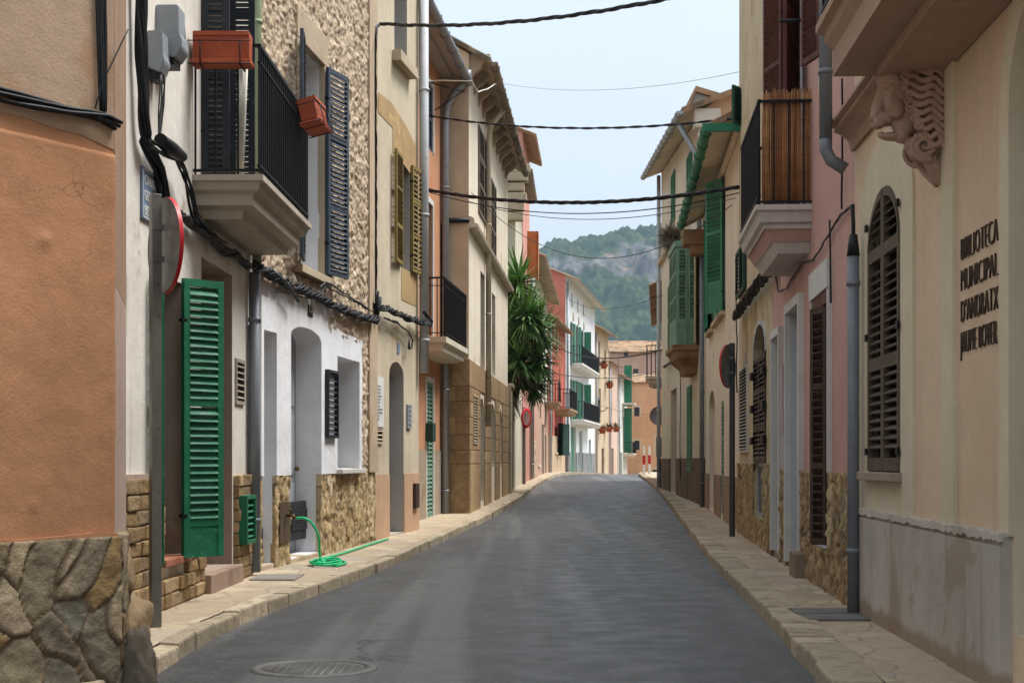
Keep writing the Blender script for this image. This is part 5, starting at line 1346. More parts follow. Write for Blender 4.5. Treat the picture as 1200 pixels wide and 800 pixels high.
    for v in m2.vertices: x, y, z = v.co; v.co = (y * .95, -x * 1.0, z * H / .745)
    o = bpy.data.objects.new('lion_bracket', m2); COL.objects.link(o); o.parent = r1.root; o.matrix_local = T(q + .0 - .14, 0, zt); o['label'] = 'carved stone lion head bracket'
    b = MB(); b.box(q - .34, q + .06, -.22, 0, zt - .01, zb_ + .0); b.build('bracket_cap', mlib, r1)
lion()

# ------------------------------------------------------------------ RIGHT 2: pink house with the reed balcony
r2 = Face((3.165, 18.6), (2.675, 12.0), .11, None, 'house', 'pink house with white door surrounds, split stone base and reed screened balcony')
pk2 = plaster('dusky_pink', 'c29488', .07, 'ad7468', .62, .15, None, .2)
zb2 = r2.pt(985, 553)[1]
DA = r2.R(909, 917, 395, 655); DA = (DA[0], DA[1], .08, DA[3]); DB = r2.R(926, 941, 362, 662); DB = (DB[0], DB[1], .05, DB[3]); DC = r2.R(955, 974, 345, 642); DC = (DC[0], DC[1], r2.pt(965, 642)[1], DC[3]); UB = r2.R(921, 940, -80, 232); UB = (UB[0], UB[1], 3.66, UB[3])
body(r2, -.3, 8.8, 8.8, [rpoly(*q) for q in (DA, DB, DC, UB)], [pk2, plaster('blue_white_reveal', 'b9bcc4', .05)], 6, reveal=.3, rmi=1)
for q in (DA, DB): door(r2, *q, MAT['grey_door'], .28)
window(r2, *UB, .2, MAT['red_wood'])
WP2 = plaster('white_surround', 'c9c7c4', .05)
surround(r2, *DA, WP2, .09, .06); surround(r2, *DB, WP2, .10, .06)
b = MB(); b.box(DC[0] - .08, DC[1] + .08, -.05, .01, DC[3], DC[3] + .25); b.box(DC[0] - .06, DC[0], -.04, .01, zb2, DC[3]); b.box(DC[1], DC[1] + .07, -.04, .01, zb2, DC[3]); b.build('surround', WP2, r2)
b = MB()
for a, c in ((DC[0], DC[0] + .1), (DC[1] - .08, DC[1])): b.box(a, c, -.03, .2, DC[2], DC[3])
b.box(DC[0] + .1, DC[1] - .08, -.03, .2, DC[3] - .12, DC[3]); b.build('door_frame', MAT['red_wood'], r2); door(r2, DC[0] + .1, DC[1] - .08, DC[2], DC[3] - .12, MAT['brown_wood'], .16, 2)
shutter(r2, DC[1] - .09, DC[2] + .05, .3, DC[3] - DC[2] - .2, -160, MAT['brown_wood'], y=-.02, panels=3, pitch=.07)
vent(r2, 920.5, 924.5, 425, 508, paint('terracotta_vent', '7d4034', .7), e=.03)
SC2 = stone_attr('split_cladding', ['a1886a', 'b39c78', '85715a', 'c0ad8c', '94806a'], '5d5040', 26)
g = MB(); fn = rubble(8.0, 2.6, .035, .12, .9, 41.0, .6)
g.grid(.02, r2.L - .02, -.2, zb2, .022, fn, skip=[(DA[0] - .09, DA[1] + .09, -1, 3), (DB[0] - .1, DB[1] + .1, -1, 3), (DC[0], DC[1], DC[2], 3)], y0=-.015, back=.03); g.build_split('stone_base', SC2, r2)
b = MB(); b.box(DB[1] + .02, DB[1] + .5, -.14, .0, -.1, .24, bev=.015); b.box(DA[0], DA[1], -.02, .28, -.1, DA[2]); b.box(DB[0], DB[1], -.02, .28, -.1, DB[2]); b.build_split('doorstep', plaster('brown_step', '8c7a68', .12), r2)
# balcony
bb1 = r2.sx(952); bb0 = bb1 - 2.33; bz2 = 3.60
bal = slab(r2, bb0, bb1, .54, bz2, [(0, 0), (0, .05), (.03, .07), (.05, .16), (.09, .18), (.09, .22), (.11, .22), (.17, .33), (.19, .34), (.24, .44)], [plaster('balcony_white', 'c2b8b0', .07, '9c8f86', .62, .3), pk2], extra={6: 1, 5: 1})
railing(bb0 + .04, bb1 - .04, -.50, 0, bz2 + .02, bz2 + 1.0, MAT['iron'], bal, .10, .008, (True, False), mid=False)
rb = MB(); rb.box(bb1 - .052, bb1 - .028, -.49, 0, bz2 + .985, bz2 + 1.01); rb.box(bb1 - .052, bb1 - .028, -.49, 0, bz2 + .02, bz2 + .04)
for y_ in (-.5, -.36, -.22, -.08): rb.box(bb1 - .048, bb1 - .032, y_ - .008, y_ + .008, bz2, bz2 + 1.0)
rb.build('side_rail', MAT['iron'], bal)
rm = [paint('reed_a', 'a0714a', .75, .25), paint('reed_b', '855636', .75, .25), paint('reed_c', 'b0855a', .75, .2)]
def reed(x0, x1, y0, y1, zlo, zhi, label):
    b = MB(); L = math.hypot(x1 - x0, y1 - y0); n = int(L / .0075); rn = random.Random(8)
    for i in range(n):
        t = (i + .5) / n; h = zhi + rn.uniform(-.03, .03); x, y = x0 + (x1 - x0) * t, y0 + (y1 - y0) * t
        b.tube([(x + rn.uniform(-.003, .003), y + rn.uniform(-.003, .003), zlo), (x + rn.uniform(-.004, .004), y + rn.uniform(-.006, .006), (zlo + h) / 2), (x + rn.uniform(-.004, .004), y + rn.uniform(-.006, .006), h)], .005, 5, rn.choice((0, 0, 1, 2)))
    for k in range(6):
        z = zlo + (zhi - zlo) * (k + .6) / 6.3; b.tube([(x0, y0 - .0, z), (x1, y1, z + .01)], .0066, 4, 1)
    o = b.build('reed_screen', rm); o.matrix_world = r2.M; return tag(o, label, 'screen')
reed(bb1 - .07, bb1 - .07, -.47, -.01, bz2 + .03, bz2 + 1.10, 'brown reed screen tied inside the near side of the pink house balcony')
for s_, an in ((UB[1], -20), (UB[0], 196)): shutter(r2, s_, UB[2] + .02, .55, 2.9, an, MAT['red_wood'], y=-.04, panels=3, pitch=.06)
U3 = r2.R(957, 962, -70, 98)
shutter(r2, r2.sx(962, .05), 4.75, .42, 2.4, 196, MAT['red_wood'], y=-.05, panels=3, pitch=.06)
b = MB(); b.box(r2.sx(963), r2.sx(973), -.03, .01, 4.5, 7); b.build('surround', WP2, r2)
b = MB(); a, z = r2.pt(965, 8); b.tube([(r2.sx(958), -.05, z), (r2.sx(958), -.35, z)], .02, 6); b.build('flag_bracket', MAT['iron'], r2)
downpipe(r2, r2.sx(908, .06), 3.9, 8.7, .035, MAT['brown_wood'], y=-.06)
# ------------------------------------------------------------------ RIGHT 3: ochre rough house
r3 = Face((3.55, 24.0), (3.175, 18.65), .12, None, 'house', 'rough ochre plastered house with an arched dark shuttered window and stone base')
c3 = plaster('ochre_rough', 'c0ae8c', .14, '9c8560', .55, .3, None, .9, 26, .9)
zb3 = r3.pt(880, 542)[1]
AW = r3.R(884, 898, 380, 600); AW = (AW[0], AW[1], r3.pt(890, 606)[1], AW[3])
GS = r3.R(866, 875, 290, 345)
body(r3, -.3, 9.0, 9.0, [rpoly(*AW, arch=.4), rpoly(*GS)], [c3], 6, reveal=.12)
w = (AW[1] - AW[0]) / 2
for k in (0, 1): shutter(r3, AW[0] + k * w, zb3, w, AW[3] - .42 - zb3, 0, MAT['brown_wood'], y=.0, panels=3, pitch=.06)
window(r3, AW[0], AW[1], AW[2], zb3, .04, MAT['zinc'])
b = MB(); n = 16; m_ = (AW[0] + AW[1]) / 2
for i in range(n):
    t0, t1 = math.pi * i / n, math.pi * (i + 1) / n; zs_ = AW[3] - .4
    b.prism([(m_ + (w + d) * math.cos(t), zs_ + (.4 + d) * math.sin(t)) for d, t in ((0, t0), (.07, t0), (.07, t1), (0, t1))], -.02, .0)
b.build('arch_trim', MAT['white_pipe'], r3, recalc=True)
b = MB(); b.wall([(AW[0], AW[3] - .42)] + [(AW[1], AW[3] - .42)] + [(m_ + w * math.cos(math.pi * i / 10), AW[3] - .4 + .4 * math.sin(math.pi * i / 10)) for i in range(1, 10)], [], .1); b.build('fanlight', MAT['glass'], r3)
b = MB()
for z in (zb3 + .25, AW[3] - .7, AW[3] - 1.15):
    b.box(AW[0] - .1, AW[0] + .2, -.06, -.02, z, z + .1); b.box(AW[1] - .2, AW[1] + .1, -.06, -.02, z, z + .1)
b.build_split('strap_hinge', MAT['iron'], r3)
vent(r3, 868, 877, 430, 530, paint('white_louvre', 'b5b0a6', .6), e=.03, pitch=.05)
g = MB(); g.grid(.02, r3.L - .02, -.2, zb3 - .01, .03, rubble(8.0, 2.6, .035, .12, .9, 51.0, .6), skip=[(AW[0], AW[1], AW[2], 3)], y0=-.015, back=.03); g.build('stone_base', SC2, r3)
for k in (0, 1): shutter(r3, GS[0] + k * (GS[1] - GS[0]) / 2, GS[2], (GS[1] - GS[0]) / 2, GS[3] - GS[2], 0, MAT['dark_green'], y=-.04, panels=1, pitch=.06)
US = r3.R(867, 874, 96, 140); shutter(r3, r3.sx(868), US[2], .28, US[3] - US[2], -30, MAT['dark_green'], y=-.0, panels=1, pitch=.06)
# ------------------------------------------------------------------ RIGHT 4: cream house with green shutters and green gutter
r4 = Face((4.24, 33.7), (3.57, 24.05), .22, None, 'house', 'cream yellow house with tall green shutters and a green tiled gutter')
c4r = plaster('cream_yellow', 'ddd1ba', .07, 'bda57c', .62, .25); zt4 = 6.35
S4 = [r4.R(838.5, 850, 222, 372), r4.R(831.5, 836.5, 258, 388)]
d4 = r4.R(831, 837.5, 457, 590); d4 = (d4[0], d4[1], .05, d4[3]); d42 = r4.R(845, 848.5, 470, 600); d42 = (d42[0], d42[1], .05, d42[3])
body(r4, -.4, zt4, zt4, [rpoly(*q) for q in S4] + [rpoly(*d4, arch=.35), rpoly(*d42)], c4r, 7, 1.7)
roof(r4, zt4 + .06, zt4 + .06, .45, 7, 1.7, MAT['tile'], so=.3, soffit=c4r)
GG = MAT['mid_green']
gutter(r4, -.3, r4.L + .3, zt4 + .1, zt4 + .1, -.52, .085, GG, drop=.22)
b = MB(); b.box(r4.L + .25, r4.L + .33, -.6, 2.6, zt4 - .22, zt4 - .1); b.build('verge_board', GG, r4)
b = MB(); b.box(0, r4.L, -.06, .0, zt4 - .2, zt4 - .02, bev=.02); b.build('cornice', c4r, r4)
b = MB(); b.box(-.28, .45, -.5, -.0, zt4 - .62, zt4 - .3, bev=.03); b.box(-.2, .4, -.34, -.0, zt4 - .82, zt4 - .62, bev=.03); b.build('eave_corbel', plaster('corbel_brown', '96724e', .15, '74573b', .55), r4)
for q in S4: window(r4, *q, .12, MAT['mid_green'])
q = S4[0]; w = (q[1] - q[0])
shutter(r4, q[1] - .1, q[2], .66, q[3] - q[2], 203, MAT['mid_green'], y=-.04, panels=2, kick=.5, pitch=.075, stile=.07); shutter(r4, q[0] + w * .5, q[2], w * .5, q[3] - q[2], 180, MAT['mid_green'], y=-.03, panels=2, kick=.5, pitch=.075, stile=.07)
q = S4[1]; w = q[1] - q[0]
for k in (0, 1): shutter(r4, q[0] + k * w / 2, q[2], w / 2, q[3] - q[2], -9, MAT['mid_green'], y=-.03, panels=2, kick=.4, pitch=.08)
for q in S4: sill(r4, q[0], q[1], q[2], MAT['stone_trim'], .1, .08)
door(r4, *d4, MAT['weathered'], .2); 
for k in (0, 1): shutter(r4, d42[0] + k * (d42[1] - d42[0]) / 2, d42[2], (d42[1] - d42[0]) / 2, d42[3] - d42[2], 0, MAT['old_green'], y=.03, panels=3, pitch=.08)
zp = r4.pt(840, 556)[1]; b = MB(); cuts = [0, d4[0], d4[1], d42[0], d42[1], r4.L] if d4[0] < d42[0] else [0, d42[0], d42[1], d4[0], d4[1], r4.L]
for i in (0, 2, 4): b.box(cuts[i], cuts[i + 1], -.02, .01, -.4, zp)
b.build_split('painted_base', plaster('brown_base', '9a7f66', .12, '80664f', .55), r4)
downpipe(r4, r4.sx(822.5, .08), .02, zt4 - .4, .05, MAT['grey_pipe'])
# ------------------------------------------------------------------ RIGHT 5: house with green mirador
r5 = Face((4.62, 47.5), (4.27, 34.0), .30, None, 'house', 'tan house with a projecting green louvred balcony box and wide eaves')
c5r = plaster('tan_cream', 'd2c0a8', .08, 'b0926c', .6, .3); zt5r = 8.75
S5 = [r5.R(806, 811.5, 180, 240), r5.R(787.5, 791.5, 203, 260), r5.R(784, 789, 333, 412)]
d5 = r5.R(786, 793, 456, 569); d5 = (d5[0], d5[1], .06, d5[3]); w5 = r5.R(806.5, 811, 452, 552)
body(r5, -.5, zt5r + 1.1, zt5r, [rpoly(*q) for q in S5 + [d5, w5]], [c5r, plaster('orange_gable', 'c39a72', .08)], 6, 2.0, sidemi=1)
roof(r5, zt5r + 1.15, zt5r + .05, .5, 6, 1.1, MAT['tile'], so=.25, soffit=c5r); gutter(r5, -.2, r5.L + .25, zt5r + 1.17, zt5r + .07, -.56, .08, MAT['zinc'], drop=.18)
q_ = [r5.M.inverted() @ W(x, y, 42.0) for x, y in ((798, 150), (815, 109), (870, 126), (885, 131), (885, 230), (798, 230))]; xg = q_[0].x
sw = Matrix(((0, 1, 0, 0), (1, 0, 0, 0), (0, 0, 1, 0), (0, 0, 0, 1)))
b = MB(); b.prism([(p.y, p.z) for p in q_], xg, xg - 5, mat=sw); b.build('upper_gable', plaster('grey_gable', '8f8c88', .12, '7a7672', .56), r5, recalc=True)
b = MB(); b.prism([(q_[0].y - .12, q_[0].z - .22), (q_[1].y, q_[1].z + .02), (q_[3].y + .2, q_[3].z - .02), (q_[3].y + .2, q_[3].z + .12), (q_[1].y, q_[1].z + .17), (q_[0].y - .22, q_[0].z - .1)], xg + .1, xg - 5, mat=sw); b.build('gable_roof', MAT['tile'], r5, recalc=True)
b = MB(); b.prism([(.0, -.3), (0, 2.2), (3.0, 3.2), (6, 2.2), (6, 0.1)], 0, .05, mat=T(r5.L + .02, 0, zt5r - .6) @ Matrix(((0, 1, 0, 0), (1, 0, 0, 0), (0, 0, 1, 0), (0, 0, 0, 1)))); b.bm.free()
b = MB(); b.box(r5.L - .3, r5.L + .14, -.25, .35, zt5r - .45, zt5r - .02, bev=.05); b.box(r5.L - .25, r5.L + .08, -.15, .3, zt5r - .65, zt5r - .45, bev=.04); b.build('corner_capital', MAT['white_soffit'], r5)
for q in S5 + [w5]:
    window(r5, *q, .14, MAT['mid_green']); w = (q[1] - q[0]) / 2
    for k in (0, 1): shutter(r5, q[0] + k * w, q[2], w, q[3] - q[2], 0, MAT['mid_green'], y=-.02, panels=2, pitch=.085, lite=True)
door(r5, *d5, MAT['weathered'], .2)
mo = .5; m1 = r5.sx(818.5); m0 = m1 - 2.0; mz0 = r5.pt(806, 404, .25)[1]; mz1 = r5.pt(806, 289, .25)[1]
bal = slab(r5, m0 - .1, m1 + .1, mo + .1, mz0, [(0, 0), (0, .1), (.07, .16), (.1, .3), (.3, .5), (.35, .65)], plaster('corbel_brown', '96724e', .15, '74573b', .55))
t = MB(); t.box(m0 - .05, m1 + .05, -mo - .05, 0, mz1, mz1 + .14); o = t.build('mirador', MAT['old_green'], r5)
n = 4
for k in range(n): shutter(r5, m0 + (m1 - m0) * k / n, mz0 + .01, (m1 - m0) / n - .01, mz1 - mz0 - .02, 0, MAT['old_green'], y=-mo, panels=3, kick=.55, pitch=.085, stile=.06, lite=True, backing=False)
shutter(r5, m1 + .03, mz0 + .01, .5, mz1 - mz0 + .1, -12, MAT['cream_shutter'], y=-.03, panels=3, pitch=.075, stile=.05, lite=True)
for k in range(2): shutter(r5, m1, mz0 + .01, mo / 2 - .01, mz1 - mz0 - .02, -90, MAT['old_green'], y=-mo * .5 * k, panels=3, kick=.55, pitch=.085, stile=.05, lite=True, backing=False)
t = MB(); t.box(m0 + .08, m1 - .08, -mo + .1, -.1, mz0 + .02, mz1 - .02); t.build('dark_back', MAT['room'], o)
zz = r5.pt(806, 240)[1]; b = MB(); b.prism([(0, 0), (-.12, .02), (-.14, .1), (0, .2)], 0, r5.L, mat=T(0, 0, r5.pt(800, 268)[1]) @ Matrix(((0, 1, 0, 0), (1, 0, 0, 0), (0, 0, 1, 0), (0, 0, 0, 1)))); b.build('cornice', MAT['stone_trim'], r5, recalc=True)
b = MB()
for a, c in ((0, d5[0]), (d5[1], r5.L)): b.box(a, c, -.03, .01, -.5, r5.pt(790, 537)[1])
b.build_split('painted_base', plaster('dark_base', '6f5d4a', .18, '584a3b', .5), r5)
downpipe(r5, r5.L - .35, zt5r - 3.2, zt5r - 1.2, .06, MAT['zinc'], top=[(0, -.1, .3), (-.1, -.44, .95)]); downpipe(r5, .1, .0, zt5r + 1.0, .06, MAT['white_pipe'])
# hanging plant
q = r5.w(r5.sx(792, .3), -.42, r5.pt(792, 268, .42)[1]); t = thing('hanging_plant', 'dry round hanging plant on the tan house below the green gutter', 'plant', T(*q)); b = MB()
for i in range(700):
    d = Vector((random.gauss(0, 1), random.gauss(0, 1), random.gauss(0, 1))).normalized(); blade(b, d * .12, d, random.uniform(.15, .34), .016, .15, 0)
b.build('foliage', paint('dry_foliage', '8d8672', .8, .25), t); b = MB(); b.lathe([(.1, -.12), (.16, .06), (.17, .1)], 10); b.tube([(0, 0, .1), (0, .1, .45), (0, .42, .5)], .012, 5); b.build('pot', MAT['terracotta'], t)
for f_, x, a_, c_ in ((r4, 826, 300, 540), (r5, 800, 415, 560)): drop_wire(f_, x, a_, c_, .012)
# right 6
aerial(fe2, 4.2, 1.0, 12.6, 'small aerial on the far pinkish brown house roof', 2.0)
r6 = far_house((6.1, 62), (4.75, 48), .45, 6.4, plaster('tan_shade', 'b08f6c', .1), 'brown eaved house just beyond the tan house', .45, 6, 1.2, sills=False)
far_balcony(r6, r6.L - 5, r6.L - 2.5, 3.6, .6, 1.0)
# ------------------------------------------------------------------ signs, bollards, drains
def round_sign(loc, rz, H, r, label, front, pole_mat, pw=.04, group='round road signs on poles'):
    t = thing('road_sign', label, 'road sign', T(*loc) @ RZ(rz), group)
    b = MB(); b.box(-pw, pw, -pw, pw, -.02, H, bev=.006); b.build('pole', pole_mat, t)
    m = T(0, -pw - .02, H - r - .02) @ RX(math.radians(90))
    b = MB(); b.lathe([(.0, 0), (r - .02, 0), (r - .004, .0), (r, .006), (r, .026), (r - .012, .026), (r - .012, .012), (.0, .012)], 48, mat=m @ Matrix.Diagonal((1, 1, -1, 1)) @ T(0, 0, -.03)); d = b.build('disc', MAT['plastic_grey'] if pole_mat is not MAT['galv'] else MAT['galv'], t, recalc=True)
    q = MB(); q.lathe([(r + .0025, .003), (r + .0025, .031)], 48, mat=m, cap=False); q.lathe([(r - .09, .0305), (r + .002, .0305), (r + .002, .0225)], 48, mat=m, cap=False); q.build('red_rim', MAT['sign_red'], d, recalc=True)
    q = MB(); q.lathe([(.0, .0301), (r - .092, .0301)], 40, mat=m); q.build('face', front, d, recalc=True)
    q = MB()
    for z in (H - r - .12, H - r + .1): q.box(-pw - .01, pw + .01, -pw * .55 - .03, pw * .55 + .012, z - .02, z + .02)
    q.build('clamp', MAT['galv'], t)
gx, gy = ground(182, 734, KERB)
# the face points along local -y ; turn it to look across the street and slightly away
round_sign((gx, gy, zr(gy) + KERB), math.radians(122), 2.98 - .0, .33, 'tall round road sign with a red rim seen from behind at left', MAT['sign_white'], MAT['galv'], .035)
gx, gy = ground(858, 628, KERB)
round_sign((gx, gy, zr(gy) + KERB), math.radians(-118), 2.85, .32, 'round road sign with a red rim on a dark pole beside the ochre house', MAT['sign_white'], MAT['cable_grey'], .034)
gx, gy = ground(612.5, 567, KERB)
round_sign((gx + .05, gy, zr(gy) + KERB), math.radians(62), 2.6, .34, 'distant round sign on a pole in front of the pink tan house', paint('faded_sign', 'a5857c', .5), MAT['galv'], .04)
p = W(772, 0, 58); round_sign((p.x, p.y, zr(p.y) + KERB), math.radians(165), 2.8, .36, 'distant grey backed round sign beyond the tan house at right', MAT['sign_white'], MAT['plastic_grey'], .04)
for x, Y, lab in ((754.5, 68, 'nearer red and white bollard on the right pavement at the crest'), (761, 70, 'farther red and white bollard on the right pavement at the crest')):
    q = W(x, 0, Y); t = thing('bollard', lab, 'bollard', T(q.x, Y, zr(Y) + KERB), 'bollards at the crest'); w = .05
    b = MB(); b.box(-w, w, -w, w, 0, 1.25, bev=.01); b.build('post', MAT['sign_white'], t); b = MB(); b.box(-w - .004, w + .004, -w - .004, w + .004, .45, .85); b.build('red_band', MAT['sign_red'], t)
# manhole and drain cover
gx, gy = ground(368, 783); m = T(gx, gy, zr(gy) + .006); t = thing('manhole_cover', 'round cast iron manhole cover set in the asphalt', 'manhole cover', m); R_ = .33
b = MB(); b.lathe([(0, .0), (R_ - .02, .0), (R_ - .02, -.02)], 40)
for i in range(-6, 7):
    for j in range(-6, 7):
        if math.hypot(i, j) * .05 < R_ - .06: b.box(i * .05 - .017, i * .05 + .017, j * .05 - .017, j * .05 + .017, 0, .003)
b.build('lid', MAT['cast_iron'], t, recalc=True); b = MB(); b.lathe([(R_ - .012, -.02), (R_ - .012, .004), (R_ + .05, .004), (R_ + .06, -.02)], 40); b.build('frame', MAT['cast_iron'], t, recalc=True)
g0 = ground(935, 720, KERB); g1 = ground(1010, 720, KERB); yc = g0[1]
t = thing('drain_cover', 'pair of rectangular iron drain covers in the right pavement', 'drain cover', T((g0[0] + g1[0]) / 2, yc, zr(yc) + KERB + .004))
hw = (g1[0] - g0[0]) / 2; b = MB(); 
for y0, y1 in ((-.42, -.02), (.02, .42)): b.box(-hw, hw, y0, y1, -.01, .008, bev=.003)
b.build('lid', MAT['cast_iron'], t)
ga = ground(325, 676, KERB); t = thing('drain_cover', 'flat grey drain cover in the left pavement before the white doorway', 'drain cover', T(ga[0], ga[1], zr(ga[1]) + KERB + .004))
b = MB(); b.box(-.22, .22, -.35, .35, -.01, .006, bev=.003); b.build('lid', plaster('grey_lid', '8a8378', .1), t)
# ------------------------------------------------------------------ cables
RB_, GR_ = MAT['rubber'], MAT['cable_grey']
def on(f, pts, e=.05): return [f.wp(x, y, e) for x, y in pts]
# on the orange house
cable('cable_bundle', bundle(on(f1, [(-60, 92), (0, 110), (50, 122), (95, 131), (122, 137), (138, 146)], .03), 6, .028, .010, 2.0, .014, 1), RB_, 'black cable bundle running across the orange house wall', group='wall cables')
cable('cable_bundle', [(wobble(dense(on(f1, [(113 + k * 3.2, -30), (114.5 + k * 3.2, 40), (117 + k * 2.2, 95), (119 + k * 1.5, 131)], .02 + .006 * k), .06), .006, 3, k), .0085) for k in range(4)] + [(wobble(dense(on(f1, [(112, 128), (122, 92), (140, 55), (150, 35)], .03), .05), .01, 4, 9), .004)], RB_, 'upright black cables dropping down the orange house corner', group='wall cables')
# on the white house
cable('cable_bundle', bundle(on(f2, [(164, -40), (166, 60), (168, 130), (171, 165), (178, 180), (186, 196), (190, 215), (193, 238)], .07), 9, .042, .014, 1.6, .012, 2), RB_, 'thick upright black cable bundle on the cream wall by the grey boxes', group='wall cables')
cable('cable_bundle', bundle(on(f2, [(193, 238), (206, 248), (220, 258), (240, 274), (262, 292), (280, 300), (292, 312)], .07), 8, .045, .013, 6, .02, 3), RB_, 'twisted black cable bundle sagging along the cream wall below the balcony', group='wall cables')
cable('cable_bundle', bundle(on(f2, [(176, 170), (196, 180), (208, 184), (216, 200), (222, 225), (228, 252), (240, 268), (262, 286)], .1), 4, .028, .012, 3, .01, 4), RB_, 'black cables curving down in front of the balcony corbel', group='wall cables')
q = on(f2, [(188, 164), (200, 174), (214, 184)], .13); cable('cable_joint', [(q, [.05, .06, .04])], RB_, 'fat black cable joint sleeve beside the street plaque', n=10)
cable('cable_bundle', [(wobble(dense(on(f2, [(188 + 2 * k, 88), (186 + 2 * k, 125), (184 + k, 165)], .1), .06), .012, 4, k), .006) for k in range(4)], RB_, 'thin wires hanging from the grey utility boxes to the bundle', group='wall cables')
# along houses 3 and 4
cable('cable_bundle', bundle(on(f3, [(300, 312), (318, 322), (345, 335), (375, 348), (400, 362), (425, 371), (440, 374)], .12), 9, .05, .014, 7, .02, 5), RB_, 'long twisted black cable bundle along the whitewashed house above the doors', group='wall cables')
cable('cable_bundle', [(wobble(dense(on(f3, [(300, 318), (318, 316), (332, 328), (343, 342), (349, 353)], .16), .05), .01, 4), .022), (wobble(dense(on(f3, [(375, 336), (382, 330), (390, 334), (410, 348), (432, 362)], .16), .05), .015, 5), .011), (wobble(dense(on(f3, [(360, 343), (374, 345), (382, 336), (400, 345), (437, 366)], .14), .05), .02, 5), .009)], GR_, 'loose grey cable ends curling out of the bundle above the white house', group='wall cables')
cable('cable_bundle', bundle(on(f4, [(440, 358), (455, 362), (475, 371), (495, 378), (505, 380)], .12), 7, .05, .014, 7, .025, 6), RB_, 'twisted black cable bundle along the cream house below the olive shutters', group='wall cables')
cable('cable_bundle', [(wobble(dense(on(f4, [(450, 372), (465, 378), (478, 388), (484, 398), (483, 408), (479, 408), (480, 398)], .1), .05), .02, 4, k), .009) for k in range(3)] + [(on(f4, [(497, 366), (506, 377)], .3), .03)], RB_, 'dangling loops of thin cable on the cream house by the white pipe', group='wall cables')
q = on(f4, [(440, 372), (440, 200), (439.5, 100), (439.5, 45), (440.5, 33), (445, 28)], .08)
end = W(1010, -60, 14.0); st_ = q[-1]
path = dense(q, .1) + sagline(st_, end, .25, 60)[1:]
cable('street_wire', bundle(path, 3, .016, .0135, 8, .002, 7), RB_, 'thick black cable rising up the cream house and crossing high over the street', 'wire', 'wires across the street', 8)
b_ = MB(); p0 = q[0]
for i in range(14): b_.tube([Vector((0, 0, 0)), Vector((random.uniform(-.02, .06), random.uniform(-.12, .12), random.uniform(.1, .5)))], .014, 5)
o = b_.build('cable_tail', RB_); o.location = p0 + Vector((.02, -.05, -.1)); tag(o, 'bunch of cut cable ends at the foot of the upright cable', 'cable')
def wire(a, b, sag, r, label, mat=None, strands=1):
    P = sagline(a, b, sag, 40)
    cable('street_wire', bundle(P, strands, r * 1.1, r, 9, .001, 3) if strands > 1 else [(P, r)], mat or RB_, label, 'wire', 'wires across the street')
wire(f5.wp(498, 135, .02), r3.wp(867, 138, .02), .2, .0125, 'black wire crossing the street second from the top', None, 2)
wire(f5.wp(498, 222, .1), r3.wp(866, 219, .05), .24, .019, 'thickest black wire crossing the street at mid height', None, 3)
wire(f5.wp(499, 224, .1), r3.wp(866, 226, .05), .36, .009, 'thin black wire just under the thickest crossing wire')
wire(f6.wp(549, 236), r4.wp(862, 232, .03), .35, .007, 'thin grey wire below the thickest wire from the beige house', GR_)
wire(f6.wp(552, 225), r4.wp(858, 240, .03), 1.1, .007, 'lowest thin slack wire between beige and cream yellow houses', GR_)
wire(f6.wp(583, 97, .45) , r3.wp(868, 84, .0), .22, .005, 'hair thin wire crossing the sky high between the eaves', MAT['white_cord'])
cable('street_wire', [(wobble(dense([f4.wp(478, 88, .04), f5.wp(505, 95, .45), f6.wp(552, 95, .5), f6.wp(560, 108, .5), f6.wp(572, 104, .5), f6.wp(583, 97, .45)], .1), .01), .012)], MAT['white_cord'], 'pale cord looping along the left eaves to the beige house', 'wire', 'wires across the street')
wire(f10.wp(664, 349, .1), r5.wp(776, 346, .1), .5, .011, 'far black wire crossing before the hill above the white house roof')
wire(f9.wp(651, 406, .2), r5.wp(775, 410, .2), .4, .015, 'far thick wire crossing level with the red house eaves', None, 2)
wire(f9.wp(648, 437, .3), r6.wp(772, 434, .2), .35, .014, 'far thick wire crossing at the lower balcony level of the white house', None, 2)
wire(f10.wp(690, 470, .1), fe.wp(790, 482, .1), .5, .012, 'farthest thin wire running to the light orange house')
# right side
cable('cable_bundle', bundle(on(r3, [(906, 312), (897, 322), (885, 338), (872, 356), (862, 371)], .1), 7, .06, .017, 6, .02, 8), RB_, 'black knotted cable bundle under the reed balcony on the ochre house', group='wall cables')
cable('cable_bundle', [(wobble(dense(on(r3, [(863, 372), (863.5, 395), (863, 430), (864, 460)], .04), .08), .01, 3), .011), (wobble(dense(on(r3, [(864, 300), (863, 330), (862, 368)], .05), .08), .008, 3, 2), .010)], RB_, 'thin wires dropping from the knotted bundle to the right road sign', group='wall cables')
cable('cable_bundle', [(wobble(dense(on(r2, [(908, 318), (912, 342), (922, 338), (928, 326), (940, 308), (953, 305), (962, 290), (975, 268), (985, 252), (999, 240)], .03), .05), .01, 4, k), .009) for k in (1, 2)], RB_, 'thin black wire wandering across the pink wall under the balcony', group='wall cables')
cable('cable_bundle', [(wobble(dense(on(r2, [(987, 92), (987, 180), (986.5, 245)], .03), .1), .006, 3), .009), (wobble(dense(on(r2, [(972.5, 258), (973, 300), (973.5, 355)], .03), .1), .006, 3, 4), .009), (wobble(dense(on(r1, [(999, 240), (1000, 262), (1000, 290)], .09), .05), .004, 3), .016)], RB_, 'straight black wires running down the pink wall beside the library', group='wall cables')
cable('cable_bundle', bundle(on(r5, [(812, 402), (800, 412), (790, 422), (778, 430)], .08), 4, .04, .018, 5, .02, 9), RB_, 'dark cables slung along the tan house below the mirador', group='wall cables')
